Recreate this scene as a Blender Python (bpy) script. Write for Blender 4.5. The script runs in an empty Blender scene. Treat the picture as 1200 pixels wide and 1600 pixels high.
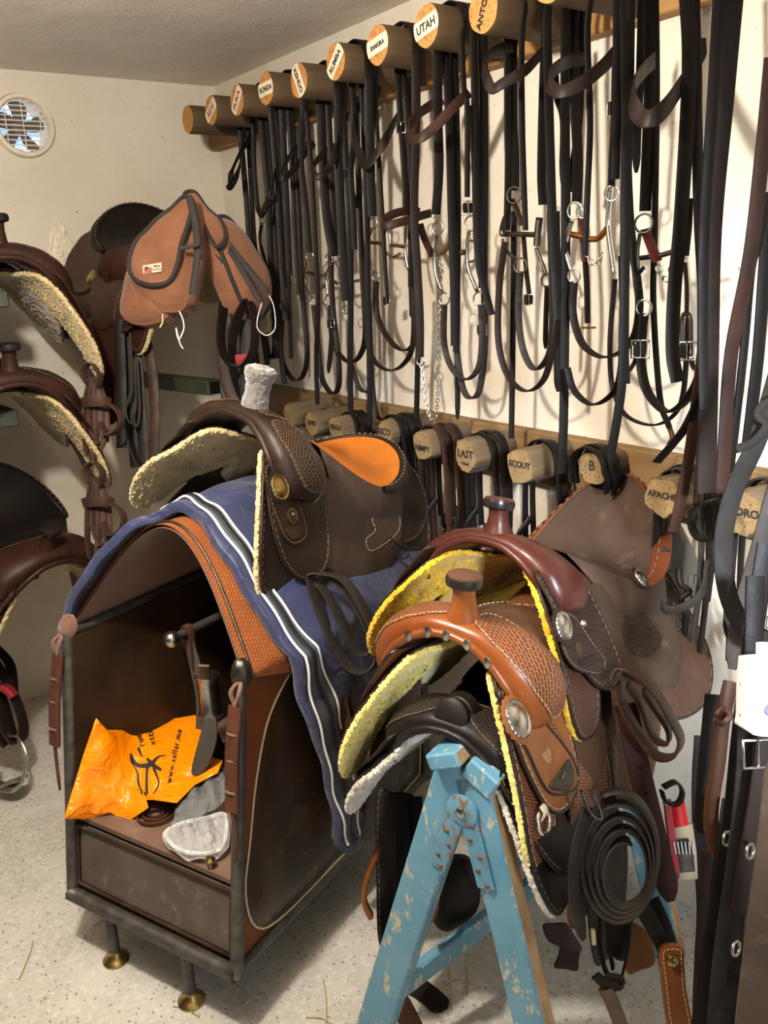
import bpy, math, random
import numpy as np
from mathutils import Vector, Matrix
random.seed(7); rng = np.random.default_rng(7)
scn = bpy.context.scene; COL = scn.collection
# ---------------------------------------------------------------- camera (eye height 1.65 m in the corner of a tack room)
F_PX = 1355.0
CAM = np.array([0.0, 0.0, 1.65])
_y = np.array([-1000, 342, F_PX]); _y /= np.linalg.norm(_y)
_x = np.array([2000, 475, F_PX]); _x /= np.linalg.norm(_x); _x -= _y*(_x@_y); _x /= np.linalg.norm(_x)
_z = np.cross(_x, _y); _z = _z if _z[1] > 0 else -_z
ROT = np.array([_x, _y, _z])
cd = bpy.data.cameras.new('camera'); cam = bpy.data.objects.new('camera', cd); COL.objects.link(cam); scn.camera = cam
cd.sensor_fit = 'VERTICAL'; cd.sensor_height = 24; cd.lens = F_PX/1600*24; cd.clip_start = .05
cam.matrix_world = Matrix([[*(float(v) for v in (ROT[i, 0], ROT[i, 1], -ROT[i, 2])), float(CAM[i])] for i in range(3)]+[[0, 0, 0, 1]])
# ---------------------------------------------------------------- light: one warm bulb under the ceiling, grey daylight through the doorway behind
vs = scn.view_settings; vs.view_transform = 'Standard'; vs.look = 'None'; vs.exposure = 0.16; vs.gamma = 1
W = bpy.data.worlds.new('world'); scn.world = W; W.use_nodes = True
W.node_tree.nodes['Background'].inputs[0].default_value = (.75, .85, 1, 1); W.node_tree.nodes['Background'].inputs[1].default_value = .05
def lamp(name, kind, loc, power, col, size=.1, rot=None, sizey=None):
    l = bpy.data.lights.new(name, kind); l.energy = power; l.color = col
    if kind == 'POINT': l.shadow_soft_size = size
    if kind == 'AREA':
        l.shape = 'RECTANGLE'; l.size = size; l.size_y = sizey or size
    o = bpy.data.objects.new(name, l); COL.objects.link(o); o.location = loc
    if rot: o.rotation_euler = rot
    return o
lamp('ceiling_bulb_light', 'POINT', (.12, 1.22, 2.12), 132, (1, .90, .77), .045)
lamp('doorway_daylight', 'AREA', (.75, -1.3, 1.25), 13, (.90, .95, 1.0), 1.0, (math.radians(90), 0, 0), 1.9)
_w = lamp('window_daylight', 'AREA', (.2, -1.2, 2.0), 8, (.82, .90, 1.0), .35); _w.data.spread = math.radians(34)
_w.rotation_euler = (Vector((1.70, 1.40, .95))-Vector((.2, -1.2, 2.0))).to_track_quat('-Z', 'Y').to_euler()
# ---------------------------------------------------------------- helpers
def srgb(h):
    c = [int(h[i:i+2], 16)/255 for i in (0, 2, 4)]
    return tuple(x/12.92 if x <= .04045 else ((x+.055)/1.055)**2.4 for x in c)+(1,)
def ray(px, py): return ROT@np.array([px-600, 800-py, F_PX])/F_PX
XW, YB, ZC = 1.702, 3.50, 2.37
def wx(px, py, off=0.0):            # a point of the photo on the plane `off` metres in front of the right wall
    d = ray(px, py); return CAM+d*((XW-off)/d[0])
def wy(px, py, Y):
    d = ray(px, py); return CAM+d*(Y/d[1])
def wz(px, py, z):
    d = ray(px, py); return CAM+d*((z-CAM[2])/d[2])
def dep(px, py, t): return CAM+ray(px, py)*t
def proj(P):
    c = (np.asarray(P)-CAM)@ROT; return np.stack([600+F_PX*c[..., 0]/c[..., 2], 800-F_PX*c[..., 1]/c[..., 2], c[..., 2]], -1)
def pp(L, t=None): return [dep(q[0], q[1], q[2] if len(q) > 2 else t) for q in L]
def top(o, label, cat, group=None):
    o['label'] = label; o['category'] = cat
    if group: o['group'] = group
    return o
def thing(name, label, cat, loc=(0, 0, 0), group=None, mw=None):
    o = bpy.data.objects.new(name, None); COL.objects.link(o); o.empty_display_size = .05
    if mw is not None: o.matrix_world = mw
    else: o.location = [float(v) for v in loc]
    return top(o, label, cat, group)
def mk(name, v, f, mat, parent=None, uv=None, smooth=True, mats=None, local=True):
    """mesh object; with a parent the vertices are taken in the parent's frame (local) or in the room's frame"""
    v = np.asarray(v, float).reshape(-1, 3)
    if parent is not None and not local:
        a = parent
        chain = []
        while a is not None: chain.append(a.matrix_basis.copy()); a = a.parent
        m = Matrix.Identity(4)
        for b in reversed(chain): m = m@b
        mi = np.array(m.inverted()); v = v@mi[:3, :3].T+mi[:3, 3]
    me = bpy.data.meshes.new(name); me.from_pydata(v.tolist(), [], [list(map(int, q)) for q in f]); me.validate()
    for m in ([mat] if not isinstance(mat, (list, tuple)) else mat): me.materials.append(m)
    if mats is not None and len(mats) == len(me.polygons): me.polygons.foreach_set('material_index', np.asarray(mats, np.int32))
    me.polygons.foreach_set('use_smooth', np.full(len(me.polygons), smooth))
    if uv is not None:
        l = me.uv_layers.new(name='uv'); idx = np.zeros(len(me.loops), np.int32); me.loops.foreach_get('vertex_index', idx)
        l.data.foreach_set('uv', np.asarray(uv, float)[idx].ravel())
    o = bpy.data.objects.new(name, me); COL.objects.link(o)
    if parent is not None: o.parent = parent
    return o
def sharp(o, ang=35):
    o.data.polygons.foreach_set('use_smooth', np.full(len(o.data.polygons), True))
    o.data.set_sharp_from_angle(angle=math.radians(ang)); return o
class Geo:
    def __init__(s): s.v, s.f, s.n = [], [], 0
    def add(s, v, f):
        v = np.asarray(v, float).reshape(-1, 3); s.v.append(v); s.f += [[i+s.n for i in q] for q in f]; s.n += len(v); return s
    def mk(s, name, mat, parent=None, **k): return mk(name, np.concatenate(s.v), s.f, mat, parent, **k)
def cat(P, n=8, closed=False):
    """smooth curve through the points"""
    P = np.asarray(P, float); m = len(P)
    if m < 3 and not closed:
        t = np.linspace(0, 1, n+1)[:, None]; return P[0]*(1-t)+P[1]*t
    out = []
    rngi = range(m) if closed else range(m-1)
    for i in rngi:
        g = (lambda k: P[k % m]) if closed else (lambda k: P[min(max(k, 0), m-1)])
        a, b, c, d = g(i-1), g(i), g(i+1), g(i+2)
        if not closed:
            if i == 0: a = 2*b-c
            if i == m-2: d = 2*c-b
        for t in np.arange(n)/n:
            out.append(.5*((2*b)+(c-a)*t+(2*a-5*b+4*c-d)*t*t+(3*b-a-3*c+d)*t**3))
    if not closed: out.append(P[-1])
    return np.array(out)
def grid_faces(nu, nv, cu=False, cv=False):
    f = []
    for i in range(nu if cu else nu-1):
        for j in range(nv if cv else nv-1):
            f.append([i*nv+j, ((i+1) % nu)*nv+j, ((i+1) % nu)*nv+(j+1) % nv, i*nv+(j+1) % nv])
    return f
def frames(c, hint, closed=False):
    T = np.gradient(c, axis=0) if not closed else np.roll(c, -1, 0)-np.roll(c, 1, 0)
    T /= np.linalg.norm(T, axis=1)[:, None]+1e-12
    H = np.broadcast_to(np.asarray(hint, float), c.shape) if np.ndim(hint) == 1 else np.asarray(hint, float)
    Wd = H-(H*T).sum(1)[:, None]*T; ln = np.linalg.norm(Wd, axis=1)
    for i in range(len(Wd)):
        if ln[i] < 1e-3: Wd[i] = Wd[i-1] if i else np.cross(T[i], [.3, .5, .8])
    Wd /= np.linalg.norm(Wd, axis=1)[:, None]+1e-12
    return T, Wd, np.cross(T, Wd)
def strap_geo(P, w, t=.004, hint=(1, 0, 0), n=6, closed=False, smooth=True, tip=False):
    c = cat(P, n, closed) if smooth else np.asarray(P, float)
    if np.ndim(hint) == 2:
        h = np.asarray(hint, float); k = np.linspace(0, len(h)-1, len(c)); h = np.stack([np.interp(k, np.arange(len(h)), h[:, i]) for i in range(3)], 1)
    else: h = hint
    T, Wd, N = frames(c, h, closed)
    ww = np.interp(np.linspace(0, 1, len(c)), np.linspace(0, 1, np.size(w)), np.atleast_1d(w)) if np.size(w) > 1 else np.full(len(c), float(w))
    if tip: ww = ww.copy(); ww[-1] *= .35; ww[-2] *= .8
    a, b = ww[:, None]/2, t/2
    sec = [(-1, -.6), (-.86, -1), (.86, -1), (1, -.6), (1, .6), (.86, 1), (-.86, 1), (-1, .6)]
    v = np.stack([c+Wd*a*p+N*b*q for p, q in sec], 1)
    f = grid_faces(len(c), 8, closed, True)
    if not closed: f += [list(range(8))[::-1], [(len(c)-1)*8+i for i in range(8)]]
    return v.reshape(-1, 3), f
def strap(name, P, w, t, mat, parent=None, hint=(1, 0, 0), local=False, **k):
    v, f = strap_geo(P, w, t, hint, **k)
    return sharp(mk(name, v, f, mat, parent, local=local), 50)
def tube_geo(P, r, n=6, k=8, closed=False, smooth=True):
    c = cat(P, n, closed) if smooth else np.asarray(P, float)
    T = frames(c, (0, 0, 1), closed)[0]
    Wd = np.zeros_like(c); u = np.cross(T[0], [.31, .52, .79]); u /= np.linalg.norm(u)
    for i in range(len(c)):
        u = u-(u@T[i])*T[i]; u /= np.linalg.norm(u)+1e-12; Wd[i] = u
    N = np.cross(T, Wd)
    rr = np.interp(np.linspace(0, 1, len(c)), np.linspace(0, 1, np.size(r)), np.atleast_1d(r)) if np.size(r) > 1 else np.full(len(c), float(r))
    a = np.arange(k)*2*math.pi/k
    v = c[:, None]+rr[:, None, None]*(Wd[:, None]*np.cos(a)[None, :, None]+N[:, None]*np.sin(a)[None, :, None])
    f = grid_faces(len(c), k, closed, True)
    if not closed: f += [list(range(k))[::-1], [(len(c)-1)*k+i for i in range(k)]]
    return v.reshape(-1, 3), f
def tube(name, P, r, mat, parent=None, local=False, **k):
    v, f = tube_geo(P, r, **k); return mk(name, v, f, mat, parent, local=local)
def basis(zdir, xhint=(0, 0, 1)):
    z = np.asarray(zdir, float); z = z/np.linalg.norm(z); x = np.asarray(xhint, float); x = x-(x@z)*z
    if np.linalg.norm(x) < 1e-4: x = np.array([1., 0, 0])-z[0]*z
    x /= np.linalg.norm(x); return np.stack([x, np.cross(z, x), z], 1)
def lathe_geo(prof, at=(0, 0, 0), axis=(0, 0, 1), n=24, sx=1.0, sy=1.0, wob=None, caps=True):
    B = basis(axis); a = np.arange(n)*2*math.pi/n; pr = np.asarray(prof, float)
    r = pr[:, 0][:, None]*np.ones(n)
    if wob is not None:
        for i in wob[0]: r[i] *= 1+wob[2]*np.cos(a*wob[1])
    L = np.stack([r*np.cos(a)*sx, r*np.sin(a)*sy, np.broadcast_to(pr[:, 1][:, None], r.shape)], -1)
    v = (L@B.T+np.asarray(at, float)).reshape(-1, 3)
    f = grid_faces(len(pr), n, False, True)
    if caps: f += [list(range(n))[::-1], [(len(pr)-1)*n+i for i in range(n)]]
    return v, f
def lathe(name, prof, mat, parent=None, at=(0, 0, 0), axis=(0, 0, 1), local=True, **k):
    v, f = lathe_geo(prof, at, axis, **k); return sharp(mk(name, v, f, mat, parent, local=local), 40)
def box_geo(c, s, B=None, bev=.0):
    """bevelled box: centre, full sizes, axes as columns"""
    h = np.asarray(s, float)/2; b = min(bev, h.min()*.9); B = np.eye(3) if B is None else np.asarray(B, float)
    if b <= 0:
        v = np.array([(x, y, z) for x in (-1, 1) for y in (-1, 1) for z in (-1, 1)])*h
        f = [[0, 1, 3, 2], [4, 6, 7, 5], [0, 4, 5, 1], [2, 3, 7, 6], [0, 2, 6, 4], [1, 5, 7, 3]]
    else:
        v, f = [], []; idx = {}
        for sx in (-1, 1):
            for sy in (-1, 1):
                for sz in (-1, 1):
                    for ax in range(3):
                        p = np.array([sx, sy, sz])*(h-b); p[ax] = (sx, sy, sz)[ax]*h[ax]
                        idx[(sx, sy, sz, ax)] = len(v); v.append(p)
        v = np.array(v); S = (-1, 1)
        for s1 in S:
            f.append([idx[(s1, a, c2, 0)] for a, c2 in ((-1, -1), (1, -1), (1, 1), (-1, 1))][::s1])
            f.append([idx[(a, s1, c2, 1)] for a, c2 in ((-1, -1), (-1, 1), (1, 1), (1, -1))][::s1])
            f.append([idx[(a, c2, s1, 2)] for a, c2 in ((-1, -1), (1, -1), (1, 1), (-1, 1))][::s1])
            for s2 in S:
                g = s1*s2
                f.append([idx[(s1, s2, -1, 0)], idx[(s1, s2, -1, 1)], idx[(s1, s2, 1, 1)], idx[(s1, s2, 1, 0)]][::g])
                f.append([idx[(s1, -1, s2, 0)], idx[(s1, 1, s2, 0)], idx[(s1, 1, s2, 2)], idx[(s1, -1, s2, 2)]][::g])
                f.append([idx[(-1, s1, s2, 1)], idx[(-1, s1, s2, 2)], idx[(1, s1, s2, 2)], idx[(1, s1, s2, 1)]][::g])
                for s3 in S: f.append([idx[(s1, s2, s3, i)] for i in range(3)][::s1*s2*s3])
    return v@B.T+np.asarray(c, float), f
def box(name, c, s, mat, parent=None, B=None, bev=.003, local=True):
    v, f = box_geo(c, s, B, bev); return sharp(mk(name, v, f, mat, parent, local=local), 30)
def bar_geo(p, q, w, d, hint=(0, 0, 1), bev=.004):
    """a straight board from p to q: width w along hint, thickness d"""
    p, q = np.asarray(p, float), np.asarray(q, float); B = basis(q-p, hint)
    return box_geo((p+q)/2, (w, d, np.linalg.norm(q-p)), B, bev)
def bar(name, p, q, w, d, mat, parent=None, hint=(0, 0, 1), bev=.004, local=False):
    v, f = bar_geo(p, q, w, d, hint, bev); return sharp(mk(name, v, f, mat, parent, local=local), 30)
def smooth_closed(O, n=80):
    c = cat(O, 12, True); d = np.concatenate([[0], np.cumsum(np.linalg.norm(np.diff(np.vstack([c, c[:1]]), axis=0), axis=1))])
    t = np.linspace(0, d[-1], n, endpoint=False); cc = np.vstack([c, c[:1]])
    return np.stack([np.interp(t, d, cc[:, i]) for i in range(2)], 1)
def inset(c, d):
    """move a closed 2D outline inwards by d"""
    for _ in range(1):
        t = np.roll(c, -1, 0)-np.roll(c, 1, 0); t /= np.linalg.norm(t, axis=1)[:, None]
        nrm = np.stack([-t[:, 1], t[:, 0]], 1); ar = (c[:, 0]*np.roll(c[:, 1], -1)-c[:, 1]*np.roll(c[:, 0], -1)).sum()
        c = c+nrm*d*(1 if ar > 0 else -1)
    return c
def sheet_geo(O, fn, h0, th, n=80, rings=7, jit=0.0, raw=False, center=None, dome=0.0, uvs=1.0):
    """a shaped piece of leather: outline O in pattern coordinates laid on the surface fn(u, v, lift)"""
    c = np.asarray(O, float) if raw else smooth_closed(O, n); n = len(c)
    ctr = c.mean(0) if center is None else np.asarray(center, float)
    e = min(th*.5, .004)
    R = list(np.linspace(0.06, 1, rings)); spec = [(r, h0+th+dome*(1-r**3)) for r in R[:-1]]
    ext = np.linalg.norm(c-ctr, axis=1).mean(); k = 1-e/ext
    spec += [(k, h0+th), (1, h0+th-e*.6), (1, h0+e*.6), (k, h0)]+[(r, h0) for r in R[-2::-1]]
    V, U = [], []
    for r, h in spec:
        p = ctr+(c-ctr)*r
        hh = np.full(n, h)
        if jit: p = p+rng.normal(0, jit*.8, p.shape)*(1 if r > .5 else .3); hh = hh+rng.normal(0, jit, n)
        V.append(fn(p[:, 0], p[:, 1], hh)); U.append(p*uvs)
    v = np.concatenate(V); uv = np.concatenate(U); m = len(spec)
    f = grid_faces(m, n, False, True)
    t0 = len(v); v = np.vstack([v, fn(ctr[0], ctr[1], spec[0][1]).reshape(1, 3), fn(ctr[0], ctr[1], h0).reshape(1, 3)]); uv = np.vstack([uv, ctr*uvs, ctr*uvs])
    f += [[t0, (i+1) % n, i] for i in range(n)]+[[t0+1, (m-1)*n+i, (m-1)*n+(i+1) % n] for i in range(n)]
    return v, f, uv
def sheet(name, O, fn, h0, th, mat, parent=None, local=True, **k):
    v, f, uv = sheet_geo(O, fn, h0, th, **k); return sharp(mk(name, v, f, mat, parent, uv=uv, local=local), 55)
def stitch(O, fn, h, parent, mat, d=.008, r=.0007, n=150, raw=False, name='stitching', local=True):
    c = inset(smooth_closed(O, n) if not raw else np.asarray(O, float), d); p = fn(c[:, 0], c[:, 1], np.full(len(c), h))
    g = Geo(); L = len(p); i = 0
    while i+2 <= L:                                    # dashes, two steps on and one off
        g.add(*tube_geo([p[i % L], p[(i+1) % L], p[(i+2) % L]], r, n=2, k=5)); i += 3
    return g.mk(name, mat, parent, local=local)
def letters(s, size, mat, parent, fn, bold=0.0, name='lettering', space=1.0, local=True):
    """letters laid on a surface fn(x, y) -> point"""
    cu = bpy.data.curves.new('t', 'FONT'); cu.body = s; cu.size = size; cu.align_x = 'CENTER'; cu.align_y = 'CENTER'; cu.space_character = space
    cu.offset = bold; cu.extrude = .0004; cu.resolution_u = 3
    o = bpy.data.objects.new('t', cu); COL.objects.link(o)
    dg = bpy.context.evaluated_depsgraph_get(); me = o.evaluated_get(dg).to_mesh()
    v = [tuple(p.co) for p in me.vertices]; f = [list(p.vertices) for p in me.polygons]; o.evaluated_get(dg).to_mesh_clear()
    bpy.data.objects.remove(o); bpy.data.curves.remove(cu)
    if not v: return None
    v = np.array(v); return mk(name, fn(v[:, 0], v[:, 1], v[:, 2]), f, mat, parent, smooth=False, local=local)
def plane_fn(at, nrm, up, flip=False):
    B = basis(nrm, up); at = np.asarray(at, float)     # x axis of B = up
    xd = np.cross(B[:, 0], B[:, 2]); yd = B[:, 0]
    return lambda x, y, h=0.0: at+np.asarray(x)[..., None]*xd+np.asarray(y)[..., None]*yd+(np.asarray(h)*np.ones_like(np.asarray(x)))[..., None]*B[:, 2]
def rivets(pts, nrm, r, mat, parent, name='rivet', local=False):
    g = Geo()
    for p in pts: g.add(*lathe_geo([(r, 0), (r*.95, r*.35), (r*.6, r*.7), (r*.1, r*.8)], p, nrm, 10))
    return g.mk(name, mat, parent, local=local)
def ring_geo(c, nrm, r, t, n=28, sy=1.0, up=(0, 0, 1)):
    B = basis(nrm, up); a = np.arange(n)*2*math.pi/n
    return tube_geo(np.asarray(c)+np.outer(np.cos(a)*r*sy, B[:, 0])+np.outer(np.sin(a)*r, B[:, 1]), t, k=7, closed=True, smooth=False)
def ring(name, c, nrm, r, t, mat, parent=None, local=False, **k):
    v, f = ring_geo(c, nrm, r, t, **k); return mk(name, v, f, mat, parent, local=local)
def chain_geo(P, link=.012, t=.0016):
    c = cat(P, 12); d = np.concatenate([[0], np.cumsum(np.linalg.norm(np.diff(c, axis=0), axis=1))]); n = max(2, int(d[-1]/(link*.72)))
    s = (np.arange(n)+.5)*d[-1]/n; g = Geo(); T = np.gradient(c, axis=0)
    for i, q in enumerate(s):
        p = np.array([np.interp(q, d, c[:, k]) for k in range(3)]); tt = np.array([np.interp(q, d, T[:, k]) for k in range(3)]); tt /= np.linalg.norm(tt)
        b = np.cross(tt, [.5, .8, .3]); b /= np.linalg.norm(b); nn = b if i % 2 else np.cross(tt, b)
        g.add(*ring_geo(p, nn, link*.34, t, n=10, sy=1.6, up=tt))
    return g
def buckle(parent, c, nrm, up, w, mat, local=False):
    B = basis(nrm, up); u, s = B[:, 0], B[:, 1]; c = np.asarray(c, float)
    P = [c+u*w*.6*a+s*w*.62*b for a, b in ((1, -1), (1, 1), (-1, 1), (-1, -1))]
    g = Geo().add(*tube_geo(P, w*.085, n=1, k=6, closed=True)).add(*tube_geo([c-u*w*.6, c+u*w*.68+B[:, 2]*w*.1], w*.07, k=6))
    return g.mk('buckle', mat, parent, local=local)
# ---------------------------------------------------------------- saddle form (local metres: +x nose, +y near side, +z up)
def _ramp(a, b, x):
    t = np.clip((x-a)/(b-a), 0, 1); return t*t*(3-2*t)
_A = np.linspace(0, 1.2, 481)
def _tab(th):
    ang = math.radians(th)*(1-np.exp(-(_A/.10)**1.7))+math.radians(84-th)*_ramp(.26, .55, _A)
    d = _A[1]
    return ang, np.concatenate([[0], np.cumsum(np.cos(ang[1:])*d)]), -np.concatenate([[0], np.cumsum(np.sin(ang[1:])*d)])
_TF, _TB = _tab(62), _tab(52)
def form(x, s, h):
    """the shape a horse's back gives the leather: x along the spine, s down the side, h lift off it"""
    x, s, h = np.broadcast_arrays(np.asarray(x, float), np.asarray(s, float), np.asarray(h, float))
    a = np.abs(s); k = _ramp(-.35, .3, x)
    g = [np.interp(a, _A, _TF[i])*k+np.interp(a, _A, _TB[i])*(1-k) for i in range(3)]
    y = g[1]+h*np.sin(g[0]); z = g[2]+h*np.cos(g[0])+.28*(x+.03)**2
    return np.stack([x, np.where(s < 0, -y, y), z], -1)
_SU = np.array([0, .22, .45, .66, .82, .92, 1.0])
_SW = dict(y=[0, .052, .105, .147, .168, .178, .182], z=[.075, .070, .045, .008, -.032, -.058, -.078],
           r=[.026, .030, .040, .048, .046, .038, .020], a=[.060, .064, .074, .082, .080, .070, .055],
           c=[.225, .222, .212, .198, .188, .186, .190])
def swell(u, v, h=0.0):
    """the fork: u across from far (-1) to near (+1), v round it (0 front lip, .25 outside, .5 back, .75 gullet)"""
    u, v, h = np.broadcast_arrays(np.asarray(u, float), np.asarray(v, float), np.asarray(h, float))
    a = np.abs(u); f = lambda n: _sm(a, n)
    y, z, r, ax, c = f('y'), f('z'), f('r'), f('a'), f('c')
    e = 1e-3; dy, dz = _sm(np.clip(a+e, 0, 1), 'y')-_sm(np.clip(a-e, 0, 1), 'y'), _sm(np.clip(a+e, 0, 1), 'z')-_sm(np.clip(a-e, 0, 1), 'z')
    l = np.hypot(dy, dz)+1e-9; ny, nz = -dz/l, dy/l
    ny = np.where(a < .02, 0, ny); nz = np.where(a < .02, 1, nz)
    ca, sa = np.cos(2*np.pi*v), np.sin(2*np.pi*v)
    rr = (r*np.where(sa > 0, 1, .55)+h)*np.sign(sa)*np.abs(sa)**.8
    x = c+(ax+h)*np.sign(ca)*np.abs(ca)**.8
    return np.stack([x, np.where(u < 0, -1, 1)*(y+ny*rr), z+nz*rr], -1)
def _sm(a, n):
    s = 0
    for d, w in ((-.05, .25), (0, .5), (.05, .25)): s = s+w*np.interp(np.abs(a+d), _SU, _SW[n])
    return s
def rim(p):
    """the edge of the seat seen from above: p = 0 at the fork, pi at the cantle"""
    p = np.asarray(p, float); c, s = np.cos(p), np.sin(p)
    x = -.03+np.where(c > 0, .155, .175)*c; y = np.where(c > 0, .135-.03*c, .138+.018*(-c))*s
    z = .012+.10*np.clip(-c, 0, 1)**1.7+.05*np.clip(c, 0, 1)**2
    return np.stack([x, y, z], -1)
def seat(r, p, h=0.0):
    r, p, h = np.broadcast_arrays(np.asarray(r, float), np.asarray(p, float), np.asarray(h, float))
    m = rim(p); q = m.copy(); q[..., 0] = -.03+(m[..., 0]+.03)*r; q[..., 1] *= r
    z0 = .047+.22*np.clip(q[..., 0]+.03, 0, 1)**1.2
    q[..., 2] = z0+(m[..., 2]-z0)*r**2.6+h
    return q
# ---------------------------------------------------------------- materials
class NT:
    def __init__(s, name):
        s.m = bpy.data.materials.new(name); s.m.use_nodes = True; s.t = s.m.node_tree; s.b = s.t.nodes['Principled BSDF']; s.bump = None
    def n(s, ty, **k):
        o = s.t.nodes.new(ty)
        for a, v in k.items():
            if a in o.inputs: s.set(o.inputs[a], v)
            else: setattr(o, a, v)
        return o
    def set(s, i, v):
        if hasattr(v, 'is_output'): s.t.links.new(v, i)
        else: i.default_value = v
    def __setitem__(s, k, v): s.set(s.b.inputs[k], v)
    def co(s, which='Object', scale=(1, 1, 1), rot=(0, 0, 0)):
        c = s.n('ShaderNodeTexCoord'); return s.n('ShaderNodeMapping', Vector=c.outputs[which], Scale=scale, Rotation=rot).outputs[0]
    def noise(s, vec, scale, detail=4, rough=.55, dist=0): return s.n('ShaderNodeTexNoise', Vector=vec, Scale=scale, Detail=detail, Roughness=rough, Distortion=dist).outputs['Fac']
    def ramp(s, fac, a, b):
        r = s.n('ShaderNodeMapRange', Value=fac); r.inputs['From Min'].default_value = a; r.inputs['From Max'].default_value = b; return r.outputs[0]
    def mix(s, fac, a, b, mode='MIX'):
        m = s.n('ShaderNodeMix', data_type='RGBA', blend_type=mode); s.set(m.inputs[0], fac); s.set(m.inputs[6], a); s.set(m.inputs[7], b); return m.outputs[2]
    def math(s, op, a, b=0.0): m = s.n('ShaderNodeMath', operation=op); s.set(m.inputs[0], a); s.set(m.inputs[1], b); return m.outputs[0]
    def addbump(s, h, strength, dist=.002):
        b = s.n('ShaderNodeBump', Height=h, Strength=strength, Distance=dist)
        if s.bump is not None: s.t.links.new(s.bump, b.inputs['Normal'])
        s.bump = b.outputs[0]; s.t.links.new(s.bump, s.b.inputs['Normal'])
def leather(name, c1, c2, rough=.5, sc=9, bump=.25, basket=None, cell=.011, mortar=None, worn=None, coat=0.0, tool=None, rot=.5, sheen=0, spec=.4, k=.60):
    def srgb(h): c = globals()['srgb'](h); return (c[0]*k, c[1]*k, c[2]*k, 1)
    spec = spec*.6; n = NT(name); v = n.co(); f = n.ramp(n.noise(v, sc, 5, .6), .35, .68)
    col = n.mix(f, srgb(c1), srgb(c2))
    if worn: col = n.mix(n.math('MULTIPLY', n.ramp(n.noise(v, sc*3.1, 6, .7), .56, .74), .75), col, srgb(worn))
    n.addbump(n.noise(v, 330, 3, .6), bump, .0012); n.addbump(n.noise(v, 35, 4), .18, .003)
    r = n.ramp(n.noise(v, 24, 4), .2, .8); rr = n.n('ShaderNodeMapRange', Value=r); rr.inputs['To Min'].default_value = max(.05, rough-.10); rr.inputs['To Max'].default_value = min(1, rough+.12)
    if basket:
        u = n.co('UV', (1/cell,)*3, (0, 0, rot))
        b = n.n('ShaderNodeTexBrick', Vector=u, Scale=1.0); b.offset = .5
        b.inputs['Brick Width'].default_value = 1.0; b.inputs['Row Height'].default_value = .52; b.inputs['Mortar Size'].default_value = .085; b.inputs['Mortar Smooth'].default_value = .5
        fac = b.outputs['Fac']; col = n.mix(n.math('MULTIPLY', fac, .9), col, srgb(mortar or c1))
        n.addbump(n.math('SUBTRACT', 1.0, fac), .8, .0022)
    if tool:
        u = n.co('UV', (1, 1, 1)); w = n.n('ShaderNodeTexWave', Vector=u, wave_type='RINGS', Scale=tool, Distortion=9.0, Detail=1.5); w.inputs['Detail Scale'].default_value = 1.2
        fac = n.ramp(w.outputs['Fac'], .0, .25); n.addbump(fac, .55, .0018); col = n.mix(n.math('MULTIPLY', n.math('SUBTRACT', 1.0, fac), .5), col, srgb(mortar or c1))
    n['Base Color'] = col; n['Roughness'] = rr.outputs[0]; n['Coat Weight'] = coat; n['Coat Roughness'] = .25; n['Specular IOR Level'] = spec
    if sheen: n['Sheen Weight'] = sheen; n['Sheen Roughness'] = .5
    return n.m
def fabric(name, c1, c2, rough=.85, sc=12, bump=.5, bsc=260, sheen=.3, wr=0.0):
    n = NT(name); v = n.co(); n['Base Color'] = n.mix(n.ramp(n.noise(v, sc, 5), .3, .7), srgb(c1), srgb(c2)); n['Roughness'] = rough
    n['Sheen Weight'] = sheen; n.addbump(n.noise(v, bsc, 3, .7), bump, .003)
    if wr: n.addbump(n.noise(v, 16, 3, .5, 1.2), wr, .02)
    return n.m
def metal(name, c, rough=.3, c2=None, m=1.0):
    n = NT(name); v = n.co(); f = n.ramp(n.noise(v, 40, 5), .35, .7); n['Base Color'] = n.mix(f, srgb(c), srgb(c2 or c)); n['Metallic'] = m
    n['Roughness'] = n.n('ShaderNodeMapRange', Value=f, **{}).outputs[0] if False else rough; n.addbump(n.noise(v, 120, 3), .12, .001); return n.m
def flat(name, c, rough=.6, metallic=0): n = NT(name); n['Base Color'] = srgb(c); n['Roughness'] = rough; n['Metallic'] = metallic; return n.m
def wood(name, c1, c2, axis=0, sc=26, rough=.7, dirt=None):
    n = NT(name); s = [1, 1, 1]; s[axis] = .06; v = n.co('Object', s); f = n.noise(v, sc, 6, .65, .6)
    col = n.mix(n.ramp(f, .32, .68), srgb(c1), srgb(c2))
    if dirt: col = n.mix(n.math('MULTIPLY', n.ramp(n.noise(n.co(), 7, 5, .7), .5, .72), .8), col, srgb(dirt))
    n['Base Color'] = col; n['Roughness'] = rough; n.addbump(f, .5, .003); return n.m
def endgrain(name, c1, c2, dark):
    n = NT(name); v = n.co(); f = n.noise(v, 40, 5, .7); n['Base Color'] = n.mix(n.ramp(n.noise(v, 150, 3, .7), .58, .66), n.mix(n.ramp(f, .3, .7), srgb(c1), srgb(c2)), srgb(dark)); n['Roughness'] = .85
    n.addbump(n.noise(v, 200, 3), .5, .002); return n.m
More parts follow.
